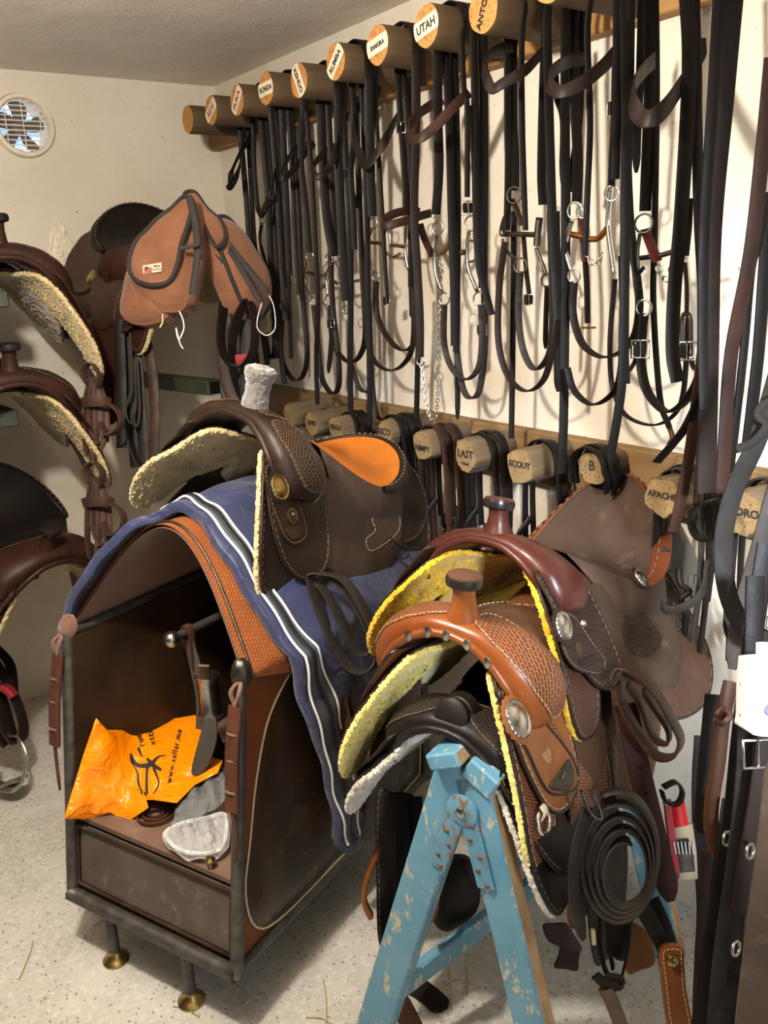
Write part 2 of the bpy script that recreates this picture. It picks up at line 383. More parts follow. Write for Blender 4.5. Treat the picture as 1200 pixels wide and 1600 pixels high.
def plaster(name, c1, c2, stain, speck=True, bump=.35, big=2.2):
    n = NT(name); v = n.co(); col = n.mix(n.ramp(n.noise(v, big, 5, .6), .35, .7), srgb(c1), srgb(c2))
    col = n.mix(n.math('MULTIPLY', n.ramp(n.noise(v, 5.5, 7, .72, .4), .62, .80), .5), col, srgb(stain))
    if speck:
        col = n.mix(n.math('MULTIPLY', n.ramp(n.noise(v, 75, 2, .5), .735, .77), .75), col, srgb('4a4038'))
        col = n.mix(n.math('MULTIPLY', n.ramp(n.noise(n.co('Object', (1, 1, .55)), 20, 6, .75), .70, .76), .55), col, srgb('5a4c3e'))
    n['Base Color'] = col; n['Roughness'] = .9; n.addbump(n.noise(v, 110, 4, .6), bump, .004); n.addbump(n.noise(v, 9, 4, .6), .35, .02); return n.m
def concrete(name):
    n = NT(name); v = n.co(); col = n.mix(n.ramp(n.noise(v, 3.5, 6, .65), .35, .68), srgb('bfbdb5'), srgb('a09c93'))
    col = n.mix(n.math('MULTIPLY', n.ramp(n.noise(v, 60, 4, .7), .5, .62), .45), col, srgb('d6d5d0'))
    vo = n.n('ShaderNodeTexVoronoi', Vector=v, Scale=95.0); sc_ = n.n('ShaderNodeSeparateColor', Color=vo.outputs['Color']); s = n.math('MULTIPLY', n.math('LESS_THAN', vo.outputs['Distance'], n.math('MULTIPLY', sc_.outputs[1], n.math('ADD', .12, n.math('MULTIPLY', n.noise(v, 210, 3, .7), .6)))), n.math('GREATER_THAN', sc_.outputs[0], .55))
    col = n.mix(n.math('MULTIPLY', s, .7), col, srgb('6f675c'))
    col = n.mix(n.math('MULTIPLY', n.ramp(n.noise(v, 1.7, 6, .7), .55, .75), .35), col, srgb('8d8470'))
    n['Base Color'] = col; n['Roughness'] = .75; n.addbump(n.noise(v, 140, 4), .4, .003); return n.m
def paint(name, c1, c2, bare, amt=.62):
    n = NT(name); v = n.co(); col = n.mix(n.ramp(n.noise(v, 6, 5, .6), .35, .65), srgb(c1), srgb(c2))
    f = n.ramp(n.noise(n.co('Object', (1, 1, .5)), 38, 6, .75), amt, amt+.04); col = n.mix(f, col, srgb(bare))
    n['Base Color'] = col; n['Roughness'] = .5; n.addbump(f, -.4, .002); n.addbump(n.noise(v, 120, 3), .25, .002); return n.m
def plastic(name, c, rough=.2, trans=0.0, alpha=1.0, wr=.5, wsc=22):
    n = NT(name); v = n.co(); n['Base Color'] = srgb(c); n['Roughness'] = rough; n['Alpha'] = alpha; n['Transmission Weight'] = trans; n['IOR'] = 1.3
    n['Subsurface Weight'] = 0; n.addbump(n.noise(v, wsc, 4, .5, 1.0), wr, .02); return n.m
m_wall = plaster('wall_plaster', 'd9d1c3', 'cec4b3', 'b5a27e'); m_ceil = plaster('ceiling_roughcast', 'e6ddd3', 'd8cfc5', 'c0b6aa', False, .8, 3)
m_floor = concrete('speckled_concrete')
m_pine = wood('rail_pine', '9c7440', '7c5828', 1, 14, .7, '5e4222'); m_peg = wood('peg_side', '57442c', '42321f', 0, 24, .75, '302416')
m_end = endgrain('peg_end_grain', 'bd8a4c', 'a36f38', '5c3d1e'); m_bark = wood('weathered_log', '5e4e36', '3a2c1b', 0, 30, .9, '271d12')
m_logend = endgrain('log_end_grain', '8a734e', '705a39', '42331f')
m_rail2 = wood('weathered_rail', '86683f', '664e2f', 1, 12, .8, '4a3822')
m_steel = metal('dull_steel', 'b9b9b4', .28, '8c8a84'); m_chrome = metal('chrome', 'dcdcd8', .15); m_brass = metal('old_brass', 'b39a62', .3, '8a7444')
m_copper = metal('copper', 'b5733f', .35, '8a5a30'); m_iron = metal('dark_iron', '5a564f', .45, '3d3a36'); m_silver = metal('engraved_silver', 'c9c8c0', .28, '77756c')
m_rust = metal('rusty_brown_iron', '6f5238', .55, '4a3626', .6)
m_ink = flat('black_ink', '1d1a18', .7); m_red_ink = flat('red_ink', '8a1622', .7); m_white = flat('white_piping', 'e3e3e0', .6)
m_tape = fabric('paper_tape', 'e0d6c0', 'cbbd9f', .8, 30, .2, 200, 0)
m_black = leather('black_strap_leather', '1b1614', '130f0d', .5, 9, .2, spec=.25); m_dark = leather('dark_brown_strap_leather', '2a1d17', '1b1310', .48, 9, .2, worn='3a2b22', spec=.3)
m_brown = leather('brown_strap_leather', '452b20', '311e16', .5, 9, .2, worn='584033', spec=.3); m_grey = leather('dry_grey_strap_leather', '3c3630', '2b2622', .6, 9, .25, worn='57504a', spec=.3)
m_red = leather('oxblood_strap_leather', '5a1f1c', '431613', .5, 9, .2)
m_stitch = flat('cream_thread', 'b8a98c', .8); m_stitchd = flat('brown_thread', '7c6650', .8)
# ---------------------------------------------------------------- western saddle
class Saddle:
    def __init__(s, name, label, P, S, L, sides=(1, -1), group=None, fenders=True, flapw=1.0):
        x, y, z, yaw, pit, rol, sx, sy, sz = P; s.sc = np.array([sx, sy, sz]); s.cz, s.sw, s.szz, s.xs, s.dr = S
        cy, sn = math.cos(yaw), math.sin(yaw); cp, sp = math.cos(pit), math.sin(pit); cr, sr = math.cos(rol), math.sin(rol)
        Rz = np.array([[cy, -sn, 0], [sn, cy, 0], [0, 0, 1]]); Ry = np.array([[cp, 0, -sp], [0, 1, 0], [sp, 0, cp]]); Rx = np.array([[1, 0, 0], [0, cr, -sr], [0, sr, cr]])
        s.R = Rz@Ry@Rx; s.t = np.array([x, y, z])
        s.E = thing(name, label, 'saddle', group=group, mw=Matrix([[*map(float, s.R[i]), float(s.t[i])] for i in range(3)]+[[0, 0, 0, 1]]))
        s.L = L; E = s.E; st = L.get('stitch', m_stitch)
        for sd in sides:
            F = s.F(sd); d = s.dr
            fr = [(.235, .085), (.275, .14), (.288, .23), (.286, .36+d), (.245, .445+d), (.195, .455+d), (.155, .41+d), (.13, .30), (.105, .15), (.12, .06)]
            rr = [(.10, .0), (.09, .22), (-.03, .32), (-.15, .36+d*.5), (-.34, .365+d*.5), (-.425, .31), (-.445, .18), (-.43, .0)]
            if L.get('rlong'): rr = [(a*(1.03 if a < 0 else 1), b+(.11 if b > .25 else .05 if b > .1 else 0)) for a, b in rr]
            fl = lambda O, g: [(a+(g if a > .2 else -g if a < -.2 else 0), b+(g if b > .2 else -g)) for a, b in O]
            sheet('fleece_lining', fl(fr, .006), F, .008, .0125, L['fleece'], E, n=260, rings=34, jit=.0017)
            sheet('fleece_lining', fl(rr, .006), F, .008, .0125, L['fleece'], E, n=200, rings=22, jit=.0017)
            for nm, O in (('skirt', fr), ('skirt', rr)):
                k = sheet(nm, O, F, .021, .006, L['skirt'], E, n=90, rings=14)
                stitch(O, F, .0275, k, st, .009)
                c = inset(smooth_closed(O, 90), .002); mk('edge_binding', *tube_geo(F(c[:, 0], c[:, 1], np.full(90, .025)), .0042, k=6, closed=True, smooth=False), L.get('edge', L['skirt']), k)
            if fenders:
                O = [(.05, .24), (.10, .42), (.09, .60), (.05, .70), (-.05, .70), (-.10, .60), (-.11, .42), (-.07, .24)]
                k = sheet('fender', O, F, .030, .005, L.get('fender', L['skirt']), E, n=80, rings=12); stitch(O, F, .0355, k, st, .01)
            O = [(-.15+s.xs*.5, .0), (-.16+s.xs*.5, .2), (-.22, .285), (-.35, .285), (-.435, .21), (-.45, .10), (-.445, .0)]
            k = sheet('rear_jockey', O, F, .029, .006, L['rjockey'], E, n=80, rings=12); stitch(O, F, .0357, k, st, .01)
            O = s.oj = [(.11, .13), (.10, .25), (.07, .345), (.0+s.xs, .392+d*.4), (-.08+s.xs, .372), (-.145+s.xs, .30), (-.175+s.xs, .21), (-.165+s.xs, .13)]
            s.sj = sheet('seat_jockey', O, F, .037, .006, L['sjockey'], E, n=90, rings=12)
            if L.get('jstitch'): stitch(O, F, .0435, s.sj, st, .009)
            O = s.of = [(.285, .12), (.292, .20), (.272, .285), (.225, .36), (.16, .395), (.09, .385), (.05, .33), (.05, .2), (.075, .12)]
            k = sheet('front_jockey', O, F, .041, .006, L['fjockey'], E, n=90, rings=12); stitch(O, F, .0475, k, st, .009)
            if sd > 0: s.fj = k
            c = inset(smooth_closed(O, 90), .002); mk('edge_roll', *tube_geo(F(c[:, 0], c[:, 1], np.full(90, .045)), .0035, k=6, closed=True, smooth=False), L.get('fedge', L['fjockey']), k)
            # the leather that falls from the seat's edge to the jockey
            p = np.linspace(.30, 2.25, 40); a = s.rimz(p); b = form(np.clip(a[:, 0]*1.06, -.2+s.xs, .12), .215, .0435)
            m = (a+b)/2+np.array([0, .016, .004]); t = np.linspace(0, 1, 10)[:, None, None]
            q = ((1-t)**2*a+2*t*(1-t)*m+t*t*b); q[..., 1] *= sd
            mk('seat_side', (q*s.sc).reshape(-1, 3), grid_faces(10, 40), L['sjockey'], E)
            if L.get('noc') and sd > 0: continue
            s.concho((.205, .20), .0485, L.get('cr', .023), L['concho'], sd); s.concho((-.165+s.xs, .175), .046, .015, L['concho'], sd)
        # fork
        u = np.linspace(-1, 1, 61); v = np.linspace(0, 1, 40, endpoint=False); U, V = np.meshgrid(u, v, indexing='ij')
        s.fork = mk('fork', s.Wf(U, V, 0).reshape(-1, 3), grid_faces(61, 40, False, True)+[list(range(40)), [60*40+i for i in range(39, -1, -1)]], L['fork'], E, uv=np.stack([U*.28, V*.33], -1).reshape(-1, 2))
        mk('gullet_edge', *tube_geo(s.Wf(u, np.full(61, .95), .003), .0085, k=8, smooth=False), L.get('lip', L['fork']), s.fork)
        mk('fork_seam', *tube_geo(s.Wf(u, np.full(61, .44), .0), .003, k=6, smooth=False), st, s.fork)
        if L.get('forktool'):
            for O in L['patches']:
                fn = lambda a, b, h: s.Wf(a, b, h)
                k = sheet('tooled_patch', O, fn, -.002, .0042, L['forktool'], s.fork, n=70, rings=16, uvs=np.array([.28, .33])); stitch(O, fn, .0028, k, st, .014)
        # horn
        hb, ht = np.array([.240, 0, .088])*[1, s.sw, 1], np.array([.262, 0, .178])
        hb[2] += s.szz; ht[2] += s.szz; ht[2] -= L.get('hornlow', 0); hb, ht = hb*s.sc, ht*s.sc; ax = ht-hb; h = np.linalg.norm(ax); ax = ax/h
        if L.get('wrap'):
            pr = [(.001, -.02), (.034, -.02), (.031, h*.25), (.027, h*.55), (.030, h*.85), (.036, h*1.02), (.037, h*1.16), (.030, h*1.24), (.001, h*1.25)]
            vv, ff = lathe_geo(np.stack([np.interp(np.linspace(0, 8, 60), range(9), np.array(pr)[:, i]) for i in range(2)], 1), hb, ax, 48); vv = vv+rng.normal(0, .0011, vv.shape)
            mk('wrapped_horn', vv, ff, L['wrap'], E)
        else:
            k = lathe('horn', [(.001, -.02), (.040, -.02), (.034, .0), (.024, h*.3), (.0195, h*.62), (.020, h*.95), (.001, h*.96)], L['horn'], E, hb, ax, n=32)
            tilt = ax+np.array([-.22, 0, .0]); r = L.get('hr', .036)
            lathe('horn_cap', [(.001, -.013), (r*.6, -.013), (r*.95, -.009), (r, 0), (r*.97, .006), (r*.8, .010), (.001, .011)], L['cap'], k, hb+ax*h*.98, tilt, n=40, sy=.94)
            lathe('cap_top', [(r*.93, .0), (r*.93, .0095), (r*.78, .0122), (.001, .0132)], L.get('captop', L['cap']), k, hb+ax*h*.98, tilt, n=40, sy=.94)
        # seat and cantle
        rr = np.linspace(0, 1, 22)**.8; p = np.arange(96)*2*math.pi/96; RR, PP = np.meshgrid(rr, p, indexing='ij')
        k = s.seatobj = mk('seat', s.Se(RR, PP).reshape(-1, 3), grid_faces(22, 96, False, True), L['seat'], E)
        if 'seatrim' in L:
            q = np.linspace(1.80, 2*math.pi-.9, 90); mk('seat_piping', *tube_geo(s.Se(np.full(90, 1.0), q), .0035, k=6, smooth=False), L['seatrim'], k)
        p = np.linspace(1.62, 2*math.pi-1.62, 70); R0 = s.rimz(p); out = R0-np.array([-.03+s.xs, 0, 0]); out[:, 2] = 0; out /= np.linalg.norm(out, axis=1)[:, None]
        wv = L.get('rollw', .047)*np.sin((p-1.62)/(2*math.pi-3.24)*math.pi)**.42+.004; t = np.arange(16)*2*math.pi/16
        dn = np.stack([out[:, 0], out[:, 1], np.full(70, -.55)], 1); dn /= np.linalg.norm(dn, axis=1)[:, None]; up = np.stack([.48*out[:, 0], .48*out[:, 1], np.full(70, .87)], 1)
        q = (R0+dn*wv[:, None]*.42)[:, None]+dn[:, None]*(wv[:, None]*.55)[:, None]*np.cos(t)[None, :, None]+up[:, None]*.0105*np.sin(t)[None, :, None]*np.minimum(1, wv/.015)[:, None, None]
        s.roll = mk('cantle_roll', (q*s.sc).reshape(-1, 3), grid_faces(70, 16, False, True)+[list(range(15, -1, -1)), [69*16+i for i in range(16)]], L['roll'], E)
        g = Geo(); e = (R0+dn*.004+up*.0115)*s.sc
        for i in range(0, 67, 2): g.add(*tube_geo(e[i:i+3][:2], .0013, n=1, k=5))
        g.mk('stitching', st, s.roll)
        b = form(R0[:, 0]-.02*np.sign(.5), np.abs(R0[:, 1])*1.12, .034); b[:, 1] = R0[:, 1]*1.0; a = R0+dn*wv[:, None]*.35-up*.006; t = np.linspace(0, 1, 8)[:, None, None]
        mk('cantle_back', ((a*(1-t)+b*t)*s.sc).reshape(-1, 3), grid_faces(8, 70), L['rjockey'], E)
    def F(s, sd):
        ph = s.L.get('splay', 0.0) if sd < 0 else s.L.get('nsplay', 0.0)
        def fn(a, b, h):
            q = form(a, b, h)
            if ph:
                r = ph*_ramp(.13, .34, np.broadcast_to(np.abs(b), q.shape[:-1])); y, z = q[..., 1]-.05, q[..., 2]+.02; q = np.stack([q[..., 0], .05+y*np.cos(r)-z*np.sin(r), -.02+y*np.sin(r)+z*np.cos(r)], -1)
            return q*np.array([1, sd, 1])*s.sc
        return fn
    def inv(s, px, py, h=.047, sd=1):                              # pattern coordinates of the leather seen at a point of the photo
        a, b = np.meshgrid(np.linspace(-.46, .33, 159), np.linspace(.02, .62, 121), indexing='ij'); q = proj(s.w(s.F(sd)(a, b, np.full(a.shape, h)))); d = np.hypot(q[..., 0]-px, q[..., 1]-py); i = np.unravel_index(d.argmin(), d.shape); x0, s0 = a[i], b[i]
        for k in (.003, .0006):
            a, b = np.meshgrid(x0+np.linspace(-k, k, 13), s0+np.linspace(-k, k, 13)*1.4, indexing='ij'); q = proj(s.w(s.F(sd)(a, b, np.full(a.shape, h)))); d = np.hypot(q[..., 0]-px, q[..., 1]-py); i = np.unravel_index(d.argmin(), d.shape); x0, s0 = a[i], b[i]
        return float(x0), float(s0)
    def patch(s, name, PX, h, th, mat, parent, st=None, sd=1, d=.006):
        O = [s.inv(*p, h, sd) for p in PX]; k = sheet(name, O, s.F(sd), h, th, mat, parent, n=60, rings=8)
        if st: stitch(O, s.F(sd), h+th+.0006, k, st, d)
        return k
    def Wf(s, u, v, h=0.0):
        h = np.asarray(h)+s.L.get('fat', 0)
        q = swell(u, v, h); q[..., 1] *= s.sw; q[..., 2] += s.szz; return q*s.sc
    def rimz(s, p):
        q = rim(p); q[..., 1] *= s.L.get('rw', 1.0); q[..., 2] += s.cz*np.clip(-np.cos(p), 0, 1)**1.7; q[..., 0] += s.xs; return q
    def Se(s, r, p):
        q = seat(r, p); q[..., 1] *= s.L.get('rw', 1.0); q[..., 2] += s.cz*np.clip(-np.cos(p), 0, 1)**1.7*r**2.6; q[..., 0] += s.xs; return q*s.sc
    def w(s, q): return np.asarray(q)@s.R.T+s.t                       # to the room
    def at(s, x, v, h, sd=1): return s.w(s.F(sd)(x, v, h).reshape(3))
    def nrm(s, x, v, sd=1): d = s.at(x, v, .03, sd)-s.at(x, v, .02, sd); return d/np.linalg.norm(d)
    def concho(s, xy, h, r, mat, sd=1, n=0, name='concho'):
        c = s.F(sd)(xy[0], xy[1], h).reshape(3); nn = (s.F(sd)(xy[0], xy[1], h+.01)-c).reshape(3)
        k = lathe('concho_rosette', [(.001, -.004), (r*1.22, -.004), (r*1.25, -.001), (r*1.1, .001), (.001, .0012)], s.L.get('rosette', s.L['fjockey']), s.E, c, nn, n=36, wob=([1, 2], 18, .05))
        lathe(name, [(r, 0), (r, .0022), (r*.93, .004), (r*.86, .0035), (r*.8, .0028), (r*.74, .0038), (r*.6, .0062), (r*.3, .0078), (.001, .0082)], mat, k, c, nn, n=48, wob=([1, 2], 24, .035))
        return k
def oval(cx, cy, a, b, rot=0, n=16):
    t = np.arange(n)*2*math.pi/n; x, y = a*np.cos(t), b*np.sin(t); c, sn = math.cos(rot), math.sin(rot)
    return np.stack([cx+x*c-y*sn, cy+x*sn+y*c], 1)
# ---------------------------------------------------------------- room
def struct(o): o['kind'] = 'structure'; return o
def slab(name, a, b, mat): c = (np.array(a)+np.array(b))/2; return struct(box(name, c, np.array(b)-np.array(a), mat, bev=0))
slab('floor', (-1.6, -1.6, -.1), (XW+.1, YB+.1, 0), m_floor)
slab('ceiling', (-1.6, -1.6, ZC), (XW+.1, YB+.1, ZC+.1), m_ceil)
slab('wall_right', (XW, -1.6, 0), (XW+.1, YB, ZC), m_wall)
slab('wall_left', (-1.6, -1.6, 0), (-1.5, YB, ZC), wood('dark_bounce_absorber', '3a2c20', '2a2018', 2, 10, .8))  # unseen wall; its dark boards are made up to cut bounced light
slab('wall_front', (-1.5, -1.6, 0), (.15, -1.5, ZC), m_wall)
vc = wy(36, 197, YB); VR = .098                                         # round opening of the extractor in the back wall
def wall_with_hole():
    g = Geo(); n = 48; a = np.arange(n)*2*math.pi/n
    x0, x1, z0, z1 = -1.6, XW+.1, 0.0, ZC
    P = []
    for t in a:
        d = np.array([math.cos(t), math.sin(t)]); k = min((((x1 if d[0] > 0 else x0)-vc[0])/d[0]) if abs(d[0]) > 1e-6 else 9e9, (((z1 if d[1] > 0 else z0)-vc[2])/d[1]) if abs(d[1]) > 1e-6 else 9e9)
        P.append((vc[0]+d[0]*k, vc[2]+d[1]*k))
    for cor in ((x0, z0), (x1, z0), (x0, z1), (x1, z1)):
        i = int(np.argmin([np.hypot(p[0]-cor[0], p[1]-cor[1]) for p in P])); P[i] = cor
    P = np.array(P); I = np.stack([vc[0]+VR*np.cos(a), vc[2]+VR*np.sin(a)], 1)
    v = [(p[0], YB, p[1]) for p in I]+[(p[0], YB, p[1]) for p in P]+[(p[0], YB+.16, p[1]) for p in I]+[(p[0], YB+.16, p[1]) for p in P]
    f = []
    for i in range(n):
        j = (i+1) % n; f += [[i, j, n+j, n+i], [2*n+i, 3*n+i, 3*n+j, 2*n+j], [i, 2*n+i, 2*n+j, j], [n+i, n+j, 3*n+j, 3*n+i]]
    return mk('wall_back', v, f, m_wall, smooth=False)
struct(wall_with_hole())
# extractor with daylight behind its blades
m_vent = plaster('vent_plastic', 'e8dfce', 'd5c9b2', 'a08c68', False, .1, 30); m_blade = flat('fan_blade_grey', '6f6a66', .5)
V = thing('extractor_vent', 'round cream wall vent with a slatted grille near the ceiling', 'vent', vc-np.array([0, .0, 0]))
lathe('vent_ring', [(VR*.90, -.01), (VR*.90, .020), (VR*.95, .028), (VR*1.06, .024), (VR*1.12, .0), (VR*1.12, -.0)], m_vent, V, (0, -.001, 0), (0, -1, 0), n=56, caps=False)
for i in range(11):
    zz = (-.5+(i+.5)/11)*2*VR*.92; hw = math.sqrt(max(.0, (VR*.92)**2-zz*zz)); bar('slat', vc+[-hw, -.012, zz], vc+[hw, -.012, zz], .0035, .005, m_vent, V, bev=.0005)
for i in (-1, 0, 1): zz = math.sqrt((VR*.92)**2-(i*.06)**2); bar('crossbar', vc+[i*.06, -.009, -zz], vc+[i*.06, -.009, zz], .003, .004, m_vent, V, hint=(1, 0, 0), bev=.0004)
for k in range(5):
    a = k*2*math.pi/5+.3; O = [(.012, -.012), (.05, -.03), (.086, -.02), (.088, .022), (.05, .016), (.012, .012)]
    fn = lambda x, y, h: np.stack([np.asarray(x)*math.cos(a)-np.asarray(y)*math.sin(a), .06+np.asarray(y)*.7+np.asarray(h), np.asarray(x)*math.sin(a)+np.asarray(y)*math.cos(a)], -1)
    sheet('fan_blade', O, fn, 0, .002, m_blade, V, n=30, rings=4)
lathe('fan_hub', [(.001, 0), (.026, 0), (.026, .03), (.001, .034)], m_blade, V, (0, .08, 0), (0, -1, 0))
lamp('outdoor_light', 'AREA', (vc[0], YB+.5, vc[2]), 3, (.75, .86, 1), .5, (math.radians(-90), 0, 0))
m_sky = NT('daylight_outside'); m_sky['Base Color'] = (0, 0, 0, 1); m_sky['Emission Color'] = m_sky.mix(m_sky.ramp(m_sky.noise(m_sky.co(), 9, 4), .4, .6), (.25, .45, .95, 1), (1, 1, 1, 1)); m_sky['Emission Strength'] = 1.6
struct(box('sky_outside', (vc[0], YB+.9, vc[2]+.2), (2.4, .02, 1.8), m_sky.m, bev=0))
# plaster patch on the back wall where the coat has come away
m_patch = plaster('bare_render_patch', 'f0e6d2', 'd9ccb2', 'c4b494', False, 1.0, 14)
pc = wy(100, 398, YB); fn = lambda x, y, h: pc+np.stack([np.asarray(x)*1.0, -np.asarray(h), np.asarray(y)*1.0], -1)
o = sheet('wall_back_patch', oval(0, 0, .05, .115, .12)+rng.normal(0, .009, (16, 2)), fn, 0, .006, m_patch, jit=.002, n=60, rings=14); struct(o)
# ---------------------------------------------------------------- rails with their pegs
struct(o) if False else None
top(bar('peg_rail', (XW-.024, YB-.005, 2.20), (XW-.024, -.4, 2.20), .15, .045, m_pine), 'upper pine board of round pegs running under the ceiling', 'rail')
top(bar('peg_rail', (XW-.024, YB-.005, 1.13), (XW-.024, -.4, 1.13), .14, .045, m_rail2), 'lower weathered board of rough log pegs along the right wall', 'rail')
PEGS = []
tags = ['', 'KDS', 'PUKA', 'RONDA', 'KENDO', 'RUMBA', 'SHAKIRA', 'UTAH', 'ANTON', '', '']
tilt = [0, .55, .85, .05, -1.1, .75, .15, .2, 1.15, 0, 0]
for i, tg in enumerate(tags):
    y = 3.118-.1955*i; z = 2.177-(.012 if i in (4, 8) else 0); L = .255; r = .047
    lab = ('round pine peg lettered %s on the upper rail' % tg) if tg else ['blank round pine peg at the corner end of the upper rail', 'round pine peg half out of frame, next after the peg lettered ANTON', 'round pine peg on the upper rail hidden above the frame'][[0, 9, 10].index(i)]
    E = thing('peg', lab, 'peg', (XW-.045, y, z), 'pegs on the upper rail')
    n = 40; a = np.arange(n)*2*math.pi/n; rad = r*(1+.02*np.sin(3*a+i)+.012*np.sin(7*a))
    xs = np.concatenate([[0], np.linspace(-.01, -L+.004, 10), [-L]]); rs = np.array([1]*11+[.965])
    v = np.stack([np.broadcast_to(xs[:, None], (12, n)), rs[:, None]*rad*np.cos(a), rs[:, None]*rad*np.sin(a)], -1).reshape(-1, 3)
    mk('shaft', v, grid_faces(12, n, False, True), m_peg, E)
    mk('cut_end', np.stack([np.full(n, -L-.0004), rad*.965*np.cos(a), rad*.965*np.sin(a)], -1), [list(range(n))[::-1]], m_end, E, smooth=False)
    PEGS.append((y, z))
    ca, sa = math.cos(tilt[i]), math.sin(tilt[i])
    # seen from the room the face's right is -y
    fn = lambda x, yy, h=0.0: np.stack([np.full(np.shape(x), -L-.0022)-np.asarray(h), -(np.asarray(x)*ca-np.asarray(yy)*sa), np.asarray(x)*sa+np.asarray(yy)*ca], -1)
    if tg and i != 8:
        hw = .019; O = []
        for sx in (-1, 1):
            for yy in np.linspace(-hw, hw, 6)*sx: O.append((sx*math.sqrt((r*.97)**2-yy*yy), yy))
        O = np.array(O); tp = mk('paper_label', np.vstack([fn(O[:, 0], O[:, 1], -.001), fn(O[:, 0], O[:, 1], -.0002)]), [list(range(12)), list(range(12, 24))[::-1]]+[[j, (j+1) % 12, 12+(j+1) % 12, 12+j] for j in range(12)], m_tape, E, smooth=False)
    if tg: letters(tg, min(.030, .105/len(tg)), m_red_ink if i in (1, 2) else m_ink, E, lambda x, yy, h: fn(x, yy-.001, h), .0006)
LOGS = []
names2 = ['', 'LINES', 'DIEGO', 'RICO', 'NIMPY', 'LAST', 'SCOUT', 'B', 'APACHE', 'PEDRO']
px2 = [(452, 645), (487, 662), (524, 668), (600, 668), (660, 690), (727, 707), (812, 722), (925, 718), (1035, 768), (1160, 793)]
for i, (tg, p) in enumerate(zip(names2, px2)):
    L = .20 if i != 7 else .13; c = wx(*p, L); y, z = float(c[1]), float(c[2]); z = 1.13+(z-1.13)*.6; r = [.044, .044, .040, .040, .043, .046, .045, .044, .046, .047][i]; sq = i in (4, 6, 2)
    lab = 'rough log peg lettered %s on the lower rail' % tg if tg else 'blank rough log peg at the far end of the lower rail'
    if i == 7: lab = 'rough log peg behind the chestnut-rimmed saddle, between the pegs SCOUT and APACHE'
    E = thing('log_peg', lab, 'peg', (XW-.045, y, z), 'log pegs on the lower rail')
    n = 40; a = np.arange(n)*2*math.pi/n; rad = r*(1+.05*np.sin(2*a+i)+.05*np.sin(5*a+2*i)+rng.normal(0, .035, n)); LL = L-.045
    if sq: rad = r*1.0/np.maximum(np.abs(np.cos(a+.3)), np.abs(np.sin(a+.3)))**.55
    xs = np.concatenate([[0], np.linspace(-.01, -LL+.005, 12), [-LL]]); rs = np.array([1.0]*13+[.93]); 
    v = np.stack([np.broadcast_to(xs[:, None], (14, n)), rs[:, None]*rad*np.cos(a), rs[:, None]*rad*np.sin(a)], -1); v[1:-1] += rng.normal(0, .0008, v[1:-1].shape)
    mk('shaft', v.reshape(-1, 3), grid_faces(14, n, False, True), m_bark, E)
    mk('cut_end', np.stack([np.full(n, -LL-.0003)+.02*np.cos(a)*(i % 2)*.0, rad*.93*np.cos(a), rad*.93*np.sin(a)], -1), [list(range(n))[::-1]], m_logend, E, smooth=False)
    if tg: letters(tg, min(.034, .115/max(2, len(tg))), m_ink, E, lambda x, yy, h: np.stack([-LL-.001-np.asarray(h), -np.asarray(x), np.asarray(yy)+(.004 if i != 4 else -.01)], -1), .0007)
    if tg == 'LAST': letters('DEL SUR', .013, m_ink, E, lambda x, yy, h: np.stack([-LL-.001-np.asarray(h), -np.asarray(x), np.asarray(yy)-.022], -1), .0003) if False else letters('ritual', .014, m_ink, E, lambda x, yy, h: np.stack([-LL-.001-np.asarray(h), -np.asarray(x), np.asarray(yy)-.022], -1), .0003)
    LOGS.append((y, z, r))
# ---------------------------------------------------------------- saddles
f_cream = fabric('cream_fleece', 'c6b486', 'aa9564', .95, 30, .9, 130, .5); f_white = fabric('grey_white_fleece', 'cfc9bc', 'b3aca0', .95, 30, .9, 130, .5)
f_yellow = fabric('yellow_fleece', 'd8ae12', 'b98f0c', .95, 30, .9, 130, .3); f_pale = fabric('pale_yellow_fleece', 'e6d77c', 'd2bd5c', .95, 26, .9, 130, .4)
m_wrap = fabric('grey_wool_wrap', '6f6d68', '54524e', .95, 60, 1.0, 180, .6)
def wl(n, a, b, **k): return leather(n, a, b, **k)
dk = wl('dark_saddle_leather', '3d2a20', '2a1d17', rough=.42, worn='55402f'); dkb = wl('dark_basketweave', '44352a', '2e231c', rough=.45, basket=1, cell=.0095, mortar='221a14'); dkl = wl('dark_basketweave_light_lines', '3c2b22', '2a1e18', rough=.38, basket=1, cell=.011, mortar='6e5845')
dkr = wl('dark_roughout', '4a3a2f', '3a2c24', rough=.6, worn='5d4a3b')
near_black = wl('black_saddle_leather', '241d1a', '181412', rough=.45)
A = Saddle('western_saddle', 'dark brown saddle with an orange suede seat on the blue nylon cover', [1.0677, 1.8852, 1.179, 3.4988, .3703, -.2552, .9507, .8285, .9027], [.0215, 1.1271, .0051, -.1166, .0161],
    dict(skirt=dkb, fleece=f_cream, fjockey=dkb, sjockey=dkr, rjockey=dkb, fork=dk, forktool=dkl, patches=[[(.30, .16), (.50, .10), (.75, .14), (.90, .22), (.88, .36), (.62, .42), (.34, .36)], [(.08, .17), (.22, .14), (.26, .26), (.22, .34), (.08, .32)], [(-.5, .10), (-.3, .12), (-.25, .3), (-.45, .38), (-.8, .34), (-.85, .16)]],
         wrap=m_wrap, seat=leather('orange_suede_seat', 'b8681c', '9a5616', .8, 5, .5, worn='74512a', k=.85), roll=dkb, concho=m_brass, seatrim=m_stitch, cr=.026, edge=dk, fedge=dk, rw=1.38, splay=.22, stitch=m_stitchd, noc=1))
tan = wl('tan_saddle_leather', '9a5526', '7c3f1c', rough=.32, sc=6, coat=.25, worn='a86432'); tanb = wl('tan_basketweave', '7f3f1d', '6b3318', rough=.38, basket=1, cell=.0125, mortar='b28660', coat=.15, rot=.35)
